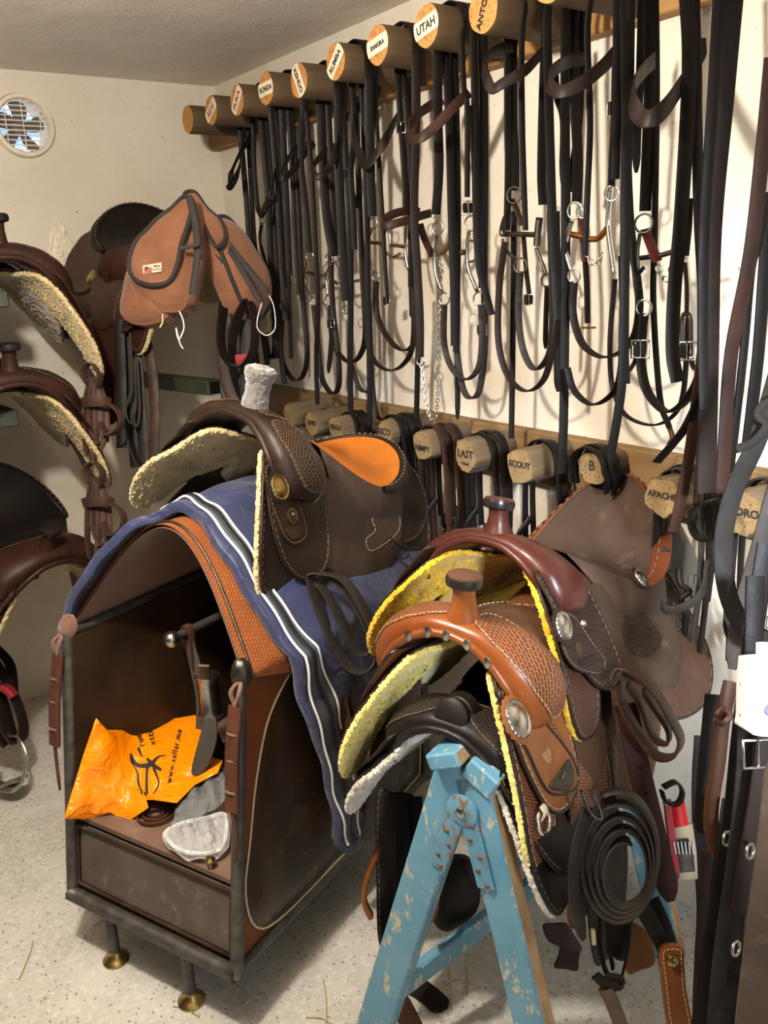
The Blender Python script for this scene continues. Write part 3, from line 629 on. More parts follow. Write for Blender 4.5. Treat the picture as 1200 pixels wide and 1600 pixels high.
tanf = wl('tan_jockey_leather', 'a3673c', '8a4f2a', rough=.5, sc=6, worn='b0794c'); tanr = wl('worn_seat_leather', '6b4a34', '4e382a', rough=.6, sc=4, worn='8a5f3e'); blackcap = wl('black_horn_cap', '2b2422', '1f1a19', rough=.25, coat=.4)
B = Saddle('western_saddle', 'tan basketweave saddle with pale yellow fleece, nearest on the blue trestle', [1.0735, 1.138, .944, 3.4902, .105, -.1099, .823, .722, .889], [-.10, 1.1637, .0124, 0, .0415],
    dict(skirt=tanb, fleece=f_pale, fjockey=tanf, sjockey=tanr, rjockey=tanb, fork=tan, forktool=tanb, patches=[[(.10, .20), (.28, .10), (.55, .08), (.80, .12), (.96, .22), (.94, .38), (.60, .43), (.30, .40), (.12, .34)], [(-.10, .20), (-.28, .12), (-.55, .10), (-.85, .14), (-.92, .30), (-.6, .41), (-.2, .36)]],
         horn=tan, cap=blackcap, captop=wl('worn_cap_top', '6a4a3a', '4d362c', rough=.35), hr=.034, seat=tanr, roll=tanr, concho=m_silver, rosette=tanf, cr=.029, edge=wl('dark_edge', '3a2b26', '2c211d', rough=.35), fedge=blackcap, splay=.06, noc=1))
chest = wl('chestnut_smooth_leather', '5e2f24', '48231b', rough=.34, sc=5, coat=.2, worn='6e3b2c'); rough = wl('grey_brown_roughout', '57463a', '44362c', rough=.85, sc=5, bump=.5, worn='7a6552', spec=.2)
ct = wl('floral_tooled_leather', '3f2e27', '33251f', rough=.5, tool=16.0, mortar='241a16'); cskb = wl('brown_basketweave', '7a5544', '624234', rough=.45, basket=1, cell=.0115, mortar='2a1b14'); crl = wl('chestnut_roll', '7a4225', '5f331e', rough=.4, sc=6)
Cc = Saddle('western_saddle', 'saddle with a grey-brown seat, chestnut cantle rim and bright yellow fleece', [1.295, 1.265, 1.0, 3.3371, .3276, -.0057, .79, .895, .72], [.2272, .9765, -.0056, -.1535, .0596],
    dict(skirt=cskb, fleece=f_yellow, fjockey=ct, sjockey=rough, rjockey=ct, fork=chest, horn=chest, cap=blackcap, captop=chest, hr=.034, seat=rough, roll=crl, concho=m_silver, seatrim=crl, rlong=1, rw=1.3, rollw=.062, splay=.08, noc=1, stitch=m_stitchd, cr=.024, edge=dk, fedge=dk))
Dd = Saddle('western_saddle', 'black basketweave saddle with grey fleece lying beneath the tan saddle', [1.06, 1.135, .80, 3.49, .03, -.05, .80, .76, .80], [0, .97, 0, 0, .0],
    dict(skirt=near_black, fleece=f_white, fjockey=near_black, sjockey=near_black, rjockey=near_black, fork=near_black, forktool=wl('black_basketweave', '2e2724', '221c1a', rough=.45, basket=1, cell=.0115, mortar='4d4540'), patches=[[(-.15, .2), (-.35, .1), (-.7, .1), (-.92, .2), (-.9, .36), (-.5, .42), (-.2, .36)], [(.15, .2), (.35, .1), (.7, .1), (.92, .2), (.9, .36), (.5, .42), (.2, .36)]],
         horn=near_black, cap=near_black, seat=near_black, roll=near_black, concho=m_silver, stitch=m_stitchd, splay=.15, hornlow=.085))
eb = wl('mahogany_saddle_leather', '47291f', '331d17', rough=.42, worn='5c3829')
def wallsad(label, P, fleece, fork, seat, tool=None, S=(.03, 1.0, 0, 0, 0), rw=1.1, low=0, **k):
    return Saddle('western_saddle', label, P, S, dict(rw=rw, hornlow=low, fat=.008, skirt=eb, fleece=fleece, fjockey=eb, sjockey=eb, rjockey=eb, fork=fork, horn=fork, cap=near_black, seat=seat, roll=near_black, concho=m_silver, stitch=m_stitchd, **(dict(forktool=tool, patches=[[(.12, .2), (.35, .1), (.7, .1), (.92, .2), (.9, .36), (.5, .42), (.2, .36)], [(-.12, .2), (-.35, .1), (-.7, .1), (-.92, .2), (-.9, .36), (-.5, .42), (-.2, .36)]]) if tool else {})), **k)
Ee = wallsad('mahogany saddle with a black seat under brown canvas bags on the back wall', [1.205, 2.975, 1.735, math.radians(281), -.02, .05, .82, .95, .95], f_cream, eb, near_black, S=(.05, 1, 0, 0, 0), rw=1.55, low=.045)
Ff = wallsad('dark saddle at the left edge, topmost of the three by the back wall', [.605, 2.95, 1.655, math.radians(272), 0, 0, .92, .92, .95], f_cream, eb, near_black)
Gg = wallsad('dark saddle with basketweave fork, middle of the three at the left edge', [.575, 2.95, 1.30, math.radians(274), 0, 0, .92, .92, .95], f_cream, eb, near_black, tool=dkb)
Hh = wallsad('black-seated saddle at the left edge, lowest of the three', [.545, 2.93, .83, math.radians(285), -.28, 0, .95, .95, .95], f_cream, eb, near_black, S=(.10, 1, 0, 0, 0), rw=1.75)
# ---------------------------------------------------------------- saddle cabinet, its pad and what lies in it
AX = np.array([.92, .39])/np.hypot(.92, .39); LA = np.array([AX[1], -AX[0]]); CM = np.array([.488, 1.733])
def cw(a, l, z): a, l, z = np.broadcast_arrays(a, l, z); return np.stack([CM[0]+AX[0]*a+LA[0]*l, CM[1]+AX[1]*a+LA[1]*l, z], -1)
def fa(z): return .10*(np.asarray(z)-.17)/.67                      # the front leans back
hide = leather('dark_cowhide', '3a2a1c', '22180f', .5, 5, .3, worn='4a3722', k=.85); hideo = leather('polished_dark_hide', '3d2c1e', '1d1610', .3, 3, .15, worn='6a563a', coat=.2, k=.8)
pipe = metal('painted_iron_pipe', '55534f', .5, '3a3632', .5); drawer = leather('scuffed_grey_board', '5a5048', '443b35', .6, 7, .3, worn='857a6e', k=1.0)
suede = leather('brown_suede_lining', '7d5a49', '644536', .85, 9, .6, sheen=.3, k=.75); tan2 = leather('tan_tooled_leather', 'a05f33', '8a4d28', .5, 8, .2, basket=1, cell=.012, mortar='6a3a1e', k=.85)
shelfm = leather('dusty_brown_shelf', '7a6152', '624b3f', .75, 8, .3, worn='94806f', k=.9); lac = leather('lace_leather', '6a4130', '4f2f23', .5, 9, .2, worn='7d5440')
K = thing('saddle_cabinet', 'dark hide-covered saddle cabinet with an arched top on short brass feet', 'cabinet', (CM[0], CM[1], 0))
DB = .86
def quad(name, P, th, mat, side):                                   # flat board through P (room points), thickness along side
    P = np.array(P); n = len(P); s = np.asarray(side, float)*th
    return mk(name, np.vstack([P, P+s]), [list(range(n)), list(range(n, 2*n))[::-1]]+[[i, n+i, n+(i+1) % n, (i+1) % n] for i in range(n)], mat, K, smooth=False, local=False)
L3 = np.array([LA[0], LA[1], 0]); A3 = np.array([AX[0], AX[1], 0])
for sd in (-1, 1):
    l = .262*sd
    pz = [(fa(.185), .185), (DB, .185), (DB, .83), (fa(.83), .83)]
    sp = quad('side_panel', [cw(a, l, z) for a, z in pz], .012, hide, -L3*sd)
    o = l+.001*sd
    O = [(.050, .34), (.072, .235), (.16, .193), (.4, .19), (DB-.1, .192), (DB-.03, .25), (DB-.03, .75), (DB-.12, .80), (.5, .81), (.32, .80), (.19, .72), (.125, .60), (.080, .45)]
    sh = sheet('hide_inlay', O, lambda a, z, h: cw(a, l+sd*np.asarray(h), z), .0, .004, hideo, sp, n=90, rings=6, local=False)
    c = smooth_closed(O, 90); mk('inlay_edge', *tube_geo(cw(c[:, 0], l+sd*.004, c[:, 1]), .0028, k=5, closed=True, smooth=False), m_stitch, sp, local=False)
    quad('tan_corner', [cw(a, l+sd*.0004, z) for a, z in [(fa(.40)+.012, .40), (fa(.825)+.012, .825), (.46, .825), (.46, .80)]], .001, tan2, L3*sd)
    quad('tan_corner', [cw(a, l+sd*.0004, z) for a, z in [(fa(.19)+.012, .19), (.22, .19), (.16, .22), (fa(.34)+.012, .36)]], .001, tan2, L3*sd)
    tube('front_post', [cw(fa(z)-.004, .268*sd, z) for z in np.linspace(.165, .845, 8)], .015, pipe, K)
    tube('rear_post', [cw(DB, .268*sd, z) for z in (.165, .5, .845)], .015, pipe, K)
    tube('top_rail', [cw(a, .262*sd, .838) for a in (.10, .4, DB)], .013, pipe, K); tube('bottom_rail', [cw(a, .266*sd, .176) for a in (0, .4, DB)], .013, pipe, K)
    tube('edge_strip', [cw(fa(z)+.006, .272*sd, z) for z in np.linspace(.17, .84, 6)], .006, lac, K)
    q = cw(fa(.85)+.0, .268*sd, .855).reshape(3); vv, ff = lathe_geo([(.001, -.03), (.017, -.028), (.022, -.01), (.019, .01), (.011, .022), (.001, .025)], q, (.1, 0, 1), 20); mk('pipe_joint', vv+rng.normal(0, .0012, vv.shape), ff, suede if sd < 0 else m_iron, K, local=False)
    # laced leather tags on the posts
    b = cw(fa(.78)-.024, .276*sd, .79).reshape(3); dn = cw(fa(.5)-.028, .280*sd, .57).reshape(3)
    tg = strap('laced_tag', [b, b*.55+dn*.45+(-A3)*.006, dn], .034, .011, lac, K, hint=L3)
    for tt in (.25, .5, .8): q = b*(1-tt)+dn*tt-A3*.008; tube('lace', [q-L3*.013, q-A3*.003, q+L3*.013], .0028, suede, tg)
    tube('tie', [b+[0, 0, .0], b+L3*.012*sd+[0, 0, .03], b+A3*.02+[0, 0, .045], b-L3*.01*sd+[0, 0, .03], b], .0045, suede, tg)
    strap('tie_end', [dn, dn+L3*.004*sd+[0, 0, -.05], dn-A3*.006+[0, 0, -.12]], .010, .004, lac, tg, hint=L3, tip=True)
quad('back_panel', [cw(DB, -.26, .18), cw(DB, .26, .18), cw(DB, .26, .83), cw(DB, -.26, .83)], .012, hide, A3)
quad('base_board', [cw(.0, -.26, .178), cw(0, .26, .178), cw(DB, .26, .178), cw(DB, -.26, .178)], .01, hide, (0, 0, 1))
quad('shelf', [cw(fa(.375)+.006, -.255, .362), cw(fa(.375)+.006, .255, .362), cw(DB-.01, .255, .362), cw(DB-.01, -.255, .362)], .013, shelfm, (0, 0, 1))
tube('front_rail', [cw(-.008, l, .172) for l in (-.27, 0, .27)], .019, pipe, K)
dr = quad('drawer', [cw(fa(.205)+.004, -.245, .205), cw(fa(.205)+.004, .245, .205), cw(fa(.35)+.004, .245, .350), cw(fa(.35)+.004, -.245, .350)], .014, drawer, A3)
for P in ([(-.248, .203), (.248, .203)], [(-.248, .354), (.248, .354)], [(-.248, .203), (-.248, .354)], [(.248, .203), (.248, .354)]):
    mk('drawer_edge', *tube_geo([cw(fa(z)-.001, l, z) for l, z in P], .0045, k=6), hide, dr, local=False)
c = cw(.045, .175, .376).reshape(3); lathe('knob', [(.004, 0), (.004, .01), (.011, .016), (.012, .022), (.007, .028), (.001, .029)], m_brass, K, c, (0, 0, 1), local=False)
for l, a in ((-.16, .012), (.098, .010), (-.16, .8), (.12, .8)):
    q = cw(a, l, 0).reshape(3); ft = tube('foot', [q+[0, 0, .02], q+[0, 0, .10], q+[0, 0, .165]], .0135, pipe, K)
    lathe('brass_cup', [(.001, .0), (.032, .0), (.033, .006), (.026, .014), (.016, .022), (.014, .03)], m_brass, ft, q, (0, 0, 1), local=False, n=32)
def arch(t, a, off=0.0):
    t, a, off = np.broadcast_arrays(np.asarray(t, float), np.asarray(a, float), np.asarray(off, float)); k = np.clip(np.abs(t), 0, 1); cs = np.cos(np.pi/2*k)
    l = (.275*k+off*np.sin(np.pi/2*k))*np.sign(t); z = .84+.265*np.clip(cs, 0, 1)**1.15+off*(1-k); over = np.clip(np.abs(t)-1, 0, 9)
    return cw(a, l, z-over*.55)
tt = np.linspace(-1.12, 1.12, 57); fe = .10+.09*np.cos(np.pi/2*np.clip(np.abs(tt), 0, 1))
w_ = np.linspace(0, 1, 24); TT, WW = np.meshgrid(tt, w_, indexing='ij'); AA = fe[:, None]+(DB-fe[:, None])*WW; drop = np.clip(np.abs(TT)-1, 0, 1)*np.clip(WW*4, 0, 1); TT2 = np.sign(TT)*(np.minimum(np.abs(TT), 1)+drop)
for nm, off, mt in (('arch_lining', 0.0, suede), ('arch_cover', .008, tan2)):
    mk(nm, arch(TT2, AA, off).reshape(-1, 3), grid_faces(57, 24), mt, K, uv=np.stack([AA, TT*.4], -1).reshape(-1, 2), local=False)
mk('arch_edge', *tube_geo(arch(TT2[:, 0], AA[:, 0], .004), .0075, k=8, smooth=False), lac, K, local=False)
mk('arch_edge_rib', *tube_geo(arch(TT2[:, 1], AA[:, 0]+.018, .011), .0035, k=6, smooth=False), m_iron, K, local=False)
# inner iron bar with a ball end
q0, q1 = cw(.24, -.075, .80).reshape(3), cw(.62, -.075, .79).reshape(3)
ib = tube('hanging_bar', [q0, (q0+q1)/2, q1], .011, pipe, K); lathe('ball_end', [(.001, -.021)]+[(.021*math.cos(x), .021*math.sin(x)) for x in np.linspace(-1.4, 1.4, 12)]+[(.001, .021)], m_silver, ib, q0, A3, local=False)
strap('bar_bracket', [q1, q1+[0, 0, .05]], .05, .02, pipe, K, hint=L3)
# padded cover
navy = fabric('navy_nylon', '242e54', '1d2645', .55, 5, .15, 300, .2, .5); navyd = fabric('grey_blue_binding', '3a4552', '2d3640', .6, 9, .3, 300, .1); zipm = flat('black_zip', '16171a', .5)
PD = [(.27, 0), (.225, .4), (.215, .8), (.24, 1.2), (.30, 1.6), (.33, 1.95), (.365, 2.08), (.42, 2.06), (.49, 1.8), (.60, 1.45), (.82, 1.15), (.96, .7), (.98, 0)]
PD[0] = (.25, 0); PD = PD+[({.4: .17, .8: .125, 1.2: .12, 1.6: .2}.get(t, a), -t) for a, t in PD[-2:0:-1]]
def padf(a, t, h):
    a = np.asarray(a, float); t = np.asarray(t, float); w = .006*np.sin(a*34+t*3)*np.cos(t*9)+.004*np.sin(t*23+a*11); q = np.clip(np.abs(t)-1, 0, 2)
    p = arch(t, a, .012+np.asarray(h)+w+.022*np.clip(-t*1.6, 0, 1)); return p+np.sign(t)[..., None]*L3*(.02*np.sin(np.clip(q, 0, 1.1)*2.2))[..., None]
N_ = thing('saddle_cover', 'navy blue quilted nylon cover with white piping, draped over the cabinet', 'saddle cover', cw(.6, 0, 1.12).reshape(3))
sheet('padding', PD, padf, 0, .026, navy, N_, n=200, rings=26, local=False, dome=.006, center=(.6, 0))
E1 = [(.30, -1.0), (.30, -.5), (.29, -.12), (.262, .16), (.245, .48), (.24, .84), (.245, 1.08), (.275, 1.44), (.315, 1.8), (.35, 2.0)]
E2 = [(.355, -1.0), (.35, -.5), (.33, -.14), (.302, .14), (.283, .42), (.275, .72), (.285, .92), (.318, 1.14), (.355, 1.44), (.385, 1.82), (.395, 2.0)]
def online(E, h, n=110): c = cat(E, 12); return padf(c[:, 0], c[:, 1], np.full(len(c), h))
e1, e2 = cat(E1, 12), cat(E2, 12); i1 = np.linspace(0, len(e1)-1, 110); 
s1 = np.stack([np.interp(i1, np.arange(len(e1)), e1[:, k]) for k in range(2)], 1); i2 = np.linspace(0, len(e2)-1, 110); s2 = np.stack([np.interp(i2, np.arange(len(e2)), e2[:, k]) for k in range(2)], 1)
rows = []; hs = [.0285, .035, .037, .0355, .037, .035, .0285]
for j, k in enumerate(np.linspace(0, 1, 7)): m = s1*(1-k)+s2*k; rows.append(padf(m[:, 0], m[:, 1], np.full(110, hs[j])))
mk('zip_band', np.array(rows).reshape(-1, 3), grid_faces(7, 110), navyd, N_, local=False)
m = s1*.5+s2*.5; mk('zip', *strap_geo(padf(m[:, 0], m[:, 1], np.full(110, .0385)), .011, .004, A3, smooth=False), zipm, N_, local=False)
for s_ in (s1, s2): mk('piping', *tube_geo(padf(s_[:, 0], s_[:, 1], np.full(110, .035)), .0032, k=6, smooth=False), m_white, N_, local=False)
# grey leather spur straps with a steel roller hung over the bar
grey = leather('grey_spur_leather', '5f5a54', '48443f', .5, 10, .25, worn='7a746c')
H = thing('spur_strap', 'grey leather strap with steel stirrup cup hanging from the ball-ended bar', 'spur strap', q0+A3*.05)
b = q0+A3*.055
strap('hanger', [b+L3*.012+[0, 0, -.10], b+L3*.012+[0, 0, 0], b+[0, 0, .0135], b-L3*.013+[0, 0, 0], b-L3*.016+[0, 0, -.09]], .022, .004, lac, H, hint=A3)
strap('strap', [b+[0, 0, -.02]-A3*.004, b+L3*.015+[0, 0, -.10], b+L3*.022+[0, 0, -.19], b+L3*.01+[0, 0, -.27]], .03, .006, grey, H, hint=(A3*.4+L3).tolist())
lathe('steel_cup', [(.030, -.055), (.032, -.052), (.027, -.04), (.027, .035), (.033, .045), (.034, .05), (.028, .048), (.024, .0), (.026, -.053)], m_steel, H, b+L3*.05+[0, 0, -.16], (.05, .1, 1), local=False, n=36)
for j in range(3):
    q = b+L3*(.035+.012*j)+A3*(.01*j)+[0, 0, -.25-.03*j]; strap('spur_band', [q, q+L3*.02+[0, 0, -.04], q+L3*.01+A3*.02+[0, 0, -.09], q-L3*.012+[0, 0, -.06], q], .018, .005, near_black, H, hint=(A3*.9).tolist())
    ring('spur_ring', q+[0, 0, -.07]-A3*.02, (-.6, -.6, .2), .011, .003, m_steel, H)
# orange carrier bag
orange = NT('orange_polythene'); orange['Base Color'] = srgb('f08a08'); orange['Roughness'] = .24; orange['Subsurface Weight'] = .15; orange['Subsurface Radius'] = (.05, .02, .005); orange.addbump(orange.noise(orange.co(), 30, 4, .5, 1.2), .5, .02)
def plane3(P, Q):                                                    # photo points P lie at room points Q: plane through three room points
    n = np.cross(Q[1]-Q[0], Q[2]-Q[0]); n /= np.linalg.norm(n); return Q[0], (n if n[2] > 0 else -n)
def onplane(px, py, q, n): d = ray(px, py); return CAM+d*(((q-CAM)@n)/(d@n))
qA, nA = plane3(None, [cw(-.045, -.245, .395).reshape(3), cw(.02, .13, .42).reshape(3), cw(.26, -.12, .455).reshape(3)])
def onside(px, py, l): d = ray(px, py); a = (CM+LA*l-CAM[:2])@LA; return CAM+d*(a/(d[:2]@LA))
qB, nB = plane3(None, [cw(-.05, -.25, .395).reshape(3), onside(150, 1122, -.232), onplane(235, 1200, qA, nA)])
og = onplane(215, 1198, qA, nA)
OP = [(150, 1122), (168, 1140), (195, 1141), (235, 1129), (305, 1117), (318, 1150), (322, 1180), (348, 1188), (340, 1208), (305, 1226), (276, 1255), (240, 1250), (212, 1250), (232, 1262), (200, 1284), (172, 1270), (140, 1280), (100, 1279), (113, 1235), (130, 1180)]
def bagf(u, v, h):                                                  # the film: lying on the shelf at its right, standing up against the side at its left
    u, v, h = np.broadcast_arrays(np.asarray(u, float), np.asarray(v, float), np.asarray(h, float)); r = 0
    for a, f, p, s in ((.5, 21, .3, .011), (1.9, 33, 1.1, .008), (2.6, 47, 2.0, .006), (1.2, 70, .7, .003)): r = r+s*np.abs(np.sin((u*math.cos(a)+v*math.sin(a))*f+p+1.2*np.sin(u*17-v*13)))
    px, py = 215+700*u, 1198-700*v; d = np.stack([px-600, 800-py, np.full(px.shape, F_PX)], -1)@ROT.T/F_PX
    tA = ((qA-CAM)@nA)/(d@nA); tB = ((qB-CAM)@nB)/(d@nB); k = _ramp(150, 262, px); t = tA*k+tB*(1-k)
    return CAM+d*(t-(h+r-.012))[..., None]
def touv(p): return ((p[0]-215)/700, (1198-p[1])/700)
OB = thing('carrier_bag', 'crumpled orange plastic carrier bag with black logo, spilling off the cabinet shelf', 'bag', og)
O = []
for i, p in enumerate(OP):                                           # straight film edges between the corners
    r = OP[(i+1) % len(OP)]; O += [touv((p[0]*(1-k)+r[0]*k, p[1]*(1-k)+r[1]*k)) for k in (0, .25, .5, .75)]
O = np.array(O); ctr = touv((215, 1198))
vv, ff, uu = sheet_geo(O, bagf, -.006, .004, raw=True, rings=26, center=ctr, dome=.018); sharp(mk('film', vv, ff, orange.m, OB, local=False), 28)
def mark(P, w, name='logo_stroke'):
    c = np.array([touv(p) for p in P]); c = cat(c, 6); d = np.gradient(c, axis=0); d /= np.linalg.norm(d, axis=1)[:, None]; nn = np.stack([-d[:, 1], d[:, 0]], 1); ww = (np.interp(np.linspace(0, 1, len(c)), np.linspace(0, 1, len(w)), w)/2)[:, None]
    R = [c+nn*ww*k for k in (-1, -.33, .33, 1)]
    def hh(a):
        k = []
        for x in a:
            best = 1e9
            dv = x-np.array(ctr); ang = math.atan2(dv[1], dv[0]); oo = O-np.array(ctr); an = np.arctan2(oo[:, 1], oo[:, 0]); j = np.argmin(np.abs((an-ang+math.pi) % (2*math.pi)-math.pi)); k.append(min(1, np.linalg.norm(dv)/np.linalg.norm(oo[j])))
        k = np.array(k); return -.002+.018*(1-k**3)+.0022
    v = np.concatenate([bagf(r[:, 0], r[:, 1], hh(r)) for r in R]); return mk(name, v, grid_faces(4, len(c)), m_ink, OB, local=False)
for P, w in (([(204, 1177), (208, 1190), (218, 1196), (234, 1196)], [.004, .011, .008, .012]), ([(216, 1168), (219, 1176), (223, 1183)], [.007, .005, .002]), ([(229, 1184), (234, 1190), (240, 1196), (252, 1203)], [.003, .009, .01, .006]), ([(260, 1180), (248, 1182), (240, 1190), (236, 1198)], [.001, .004, .008, .010]),
             ([(208, 1195), (215, 1208), (216, 1222), (220, 1234), (226, 1240)], [.002, .004, .005, .005, .006]), ([(230, 1197), (229, 1215), (229, 1235)], [.006, .005, .006]), ([(240, 1200), (245, 1212), (248, 1222), (244, 1234), (238, 1241)], [.007, .005, .003, .003, .001]), ([(216, 1233), (225, 1241), (231, 1236)], [.006, .006, .006])): mark(P, w)
def onbag(s, P0, P1, size):
    a, b = np.array(touv(P0)), np.array(touv(P1)); d = (b-a); ln = np.linalg.norm(d); d /= ln; nn = np.array([-d[1], d[0]]); m = (a+b)/2
    fn = lambda x, y, h: bagf(m[0]+np.asarray(x)*d[0]+np.asarray(y)*nn[0], m[1]+np.asarray(x)*d[1]+np.asarray(y)*nn[1], .0155+np.asarray(h)); return letters(s, size, m_ink, OB, fn, .0003, space=1.2, local=False)
onbag('www.sellar.me', (265, 1216), (279, 1146), .017); onbag('xtti', (240, 1168), (233, 1138), .020); onbag('run', (222, 1166), (216, 1146), .020)
# clear bags
clear = plastic('clear_polythene', 'e8ecec', .1, .0, .34, 1.0, 46); smoky = plastic('smoky_polythene', '8f9394', .12, .0, .5, 1.0, 36)
def film_bag(label, name, OPX, z, m, dome, lift):
    q = cw(.1, .15, z).reshape(3); n = np.array([-.1*AX[0]-.03, -.1*AX[1]-.05, 1.]); n /= np.linalg.norm(n); c = onplane(*np.mean(OPX, 0), q, n); u = L3-(L3@n)*n; u /= np.linalg.norm(u); v = np.cross(n, u)
    Oq = np.array([((onplane(*p, q, n)-c)@u, (onplane(*p, q, n)-c)@v) for p in OPX])
    def fn(a, b, h):
        a, b, h = np.broadcast_arrays(np.asarray(a, float), np.asarray(b, float), np.asarray(h, float)); r = .010*np.abs(np.sin(a*52+1.3*np.sin(b*40)))+.007*np.abs(np.sin(b*67+a*31))
        return c+a[..., None]*u+b[..., None]*v+(h+r)[..., None]*n
    E = thing(name, label, 'bag', c); sheet('film', Oq, fn, lift, .003, m, E, n=90, rings=18, dome=dome, local=False); return E, fn, Oq
film_bag('flat clear grey plastic bag lying behind the crumpled one on the shelf', 'plastic_bag', [(285, 1250), (300, 1228), (330, 1206), (358, 1200), (362, 1240), (340, 1270), (300, 1292), (270, 1298)], .383, smoky, .02, .002)
zb, zf, zo = film_bag('crumpled clear plastic bag at the front right corner of the cabinet shelf', 'plastic_bag', [(257, 1322), (262, 1308), (290, 1296), (325, 1283), (358, 1282), (361, 1320), (350, 1342), (318, 1352), (280, 1344)], .383, clear, .03, .002)
mk('gathered_rim', *tube_geo(zf(zo[:, 0]*.9, zo[:, 1]*.9, np.full(len(zo), .012)), .006, k=6, closed=True), plastic('clear_rim', 'f2f5f5', .1, 0, .6, 1.0, 60), zb, local=False)
c = wz(243, 1272, .380); sp = [c+np.array([math.cos(a), math.sin(a), 0])*(.010+.0022*a)+[0, 0, .005] for a in np.linspace(0, 18, 60)]
top(strap('leather_lace', sp, .009, .003, lac, None, hint=(0, 0, 1), n=2), 'thin brown leather lace coiled on the cabinet shelf under the orange bag', 'lace')
# ---------------------------------------------------------------- bridles hanging from the upper pegs (traced on planes a hand's width off the wall)
def wp(p, off): return wx(p[0], p[1], p[2] if len(p) > 2 else off)
SC = {'strap': m_black}
BR = {}
def bridle(k, label, items, cat_='bridle', group='bridles on the upper pegs'):
    y, z = PEGS[k]; E = thing('bridle' if cat_ == 'bridle' else cat_, label, cat_, (XW-.14, y, z+.05), group)
    for it in items:
        ty = it[0]
        if ty == 's':
            _, nm, mt, w, off, side, pts = it; P = [wp(p, off) for p in pts]; hint = np.array([(1, -.45, .0)]*len(P), float)
            if side:
                sg = 1 if side in 'Ll' else -1; oo = np.linspace(.06, .232, 60); off = float(oo[np.argmin(np.abs(proj(np.stack([XW-oo, np.full(60, y+sg*.057), np.full(60, z-.03)], 1))[:, 0]-pts[0][0]))])
                P = [wp(p, off) for p in pts]; P = [np.array([XW-off, y+sg*.057*math.sin(a_), z+.057*math.cos(a_)]) for a_ in (-.35, .1, .5, .9, 1.3, 1.65)]+P; hint = np.array([(1, 0, 0)]*6+[(1, -.45, 0)]*len(pts), float)
                if side in 'lr': P[:4] = []; hint = hint[4:]
            strap(nm, P, w*.84, .0042, mt, E, hint=hint, tip=nm.endswith('end'))
        elif ty == 'b':
            _, nm, mt, w, off, pts = it; P = [wp(p, off) for p in pts]; strap(nm, P, w, .005, mt, E, hint=(.25, 0, 1))
        elif ty == 'r':
            _, nm, mt, c, rad, off = it; ring(nm, wp(c, off), (1, .35, 0), rad, .0024, mt, E)
        elif ty == 't':
            _, nm, mt, r, off, pts = it; tube(nm, [wp(p, off) for p in pts], r, mt, E)
        elif ty == 'k':
            _, c, off, w = it; q = wp(c, off); strap('keeper', [q+[-.004, 0, -.012], q+[-.004, 0, .012]], w*1.25, .008, m_black, E); buckle(E, q+[-.007, -.003, 0], (-1, -.4, 0), (0, 0, 1), w, m_steel)
        elif ty == 'c': chain_geo([wp(p, it[1]) for p in it[2]], it[3] if len(it) > 3 else .011, .0015).mk('curb_chain', it[4] if len(it) > 4 else m_steel, E, local=False)
    return E
S, Bb, Rr, Tt, Kk, Cc_ = 's', 'b', 'r', 't', 'k', 'c'
bridle(1, 'black bridle nearest the corner, hanging from the peg lettered KDS', [
    (S, 'cheekpiece', m_black, .024, .16, 'L', [(375, 205), (384, 300), (392, 400), (405, 480), (418, 570)]), (S, 'cheekpiece', m_black, .020, .13, 'R', [(396, 210), (397, 260), (402, 320), (408, 338)]),
    (Rr, 'cheek_ring', m_steel, (409, 345), .012, .13), (S, 'strap', m_black, .014, .13, None, [(409, 348), (406, 374), (412, 400), (424, 440)]), (Kk, (397, 270), .13, .022),
    (Bb, 'browband', m_black, .020, .15, [(397, 205, .12), (375, 240, .2), (364, 264, .27), (357, 288, .29), (361, 291, .28), (374, 262, .24), (379, 222, .18), (384, 210, .13)]),
    (S, 'rein', m_black, .020, .11, 'l', [(388, 210), (398, 380), (410, 480), (418, 545), (424, 560), (429, 540), (427, 470), (424, 380)])])
bridle(2, 'black bridle with a hanging noseband loop on the peg lettered PUKA', [
    (S, 'cheekpiece', m_black, .026, .15, 'L', [(408, 190), (418, 300), (424, 420), (433, 560)]), (S, 'cheekpiece', m_black, .026, .13, 'R', [(432, 195), (440, 320), (447, 450)]),
    (S, 'rein', m_dark, .022, .19, 'l', [(415, 190), (425, 300), (432, 420), (440, 560), (445, 600)]), (S, 'rein', m_dark, .022, .17, 'R', [(424, 190), (433, 300), (440, 420), (446, 500)]),
    (S, 'throatlatch', m_black, .016, .10, 'r', [(436, 200), (448, 330), (452, 470), (455, 560)]),
    (Bb, 'noseband', m_dark, .016, .17, [(438, 245, .13), (431, 262, .2), (423, 300, .26), (408, 332, .28), (411, 336, .26), (424, 318, .2), (444, 305, .13)]),
    (Tt, 'shank', m_steel, .0032, .16, [(440, 416), (434, 436), (435, 456), (440, 472)]), (Rr, 'bit_ring', m_steel, (441, 410), .014, .16), (Rr, 'rein_ring', m_steel, (442, 478), .013, .16), (Tt, 'mouthpiece', m_steel, .0045, .15, [(436, 433), (446, 440), (455, 444, .08)]),
    (S, 'rein', m_dark, .022, .15, None, [(441, 484), (439, 545), (445, 574), (460, 594), (474, 586), (480, 550), (474, 480), (468, 400), (462, 300), (455, 195)])])
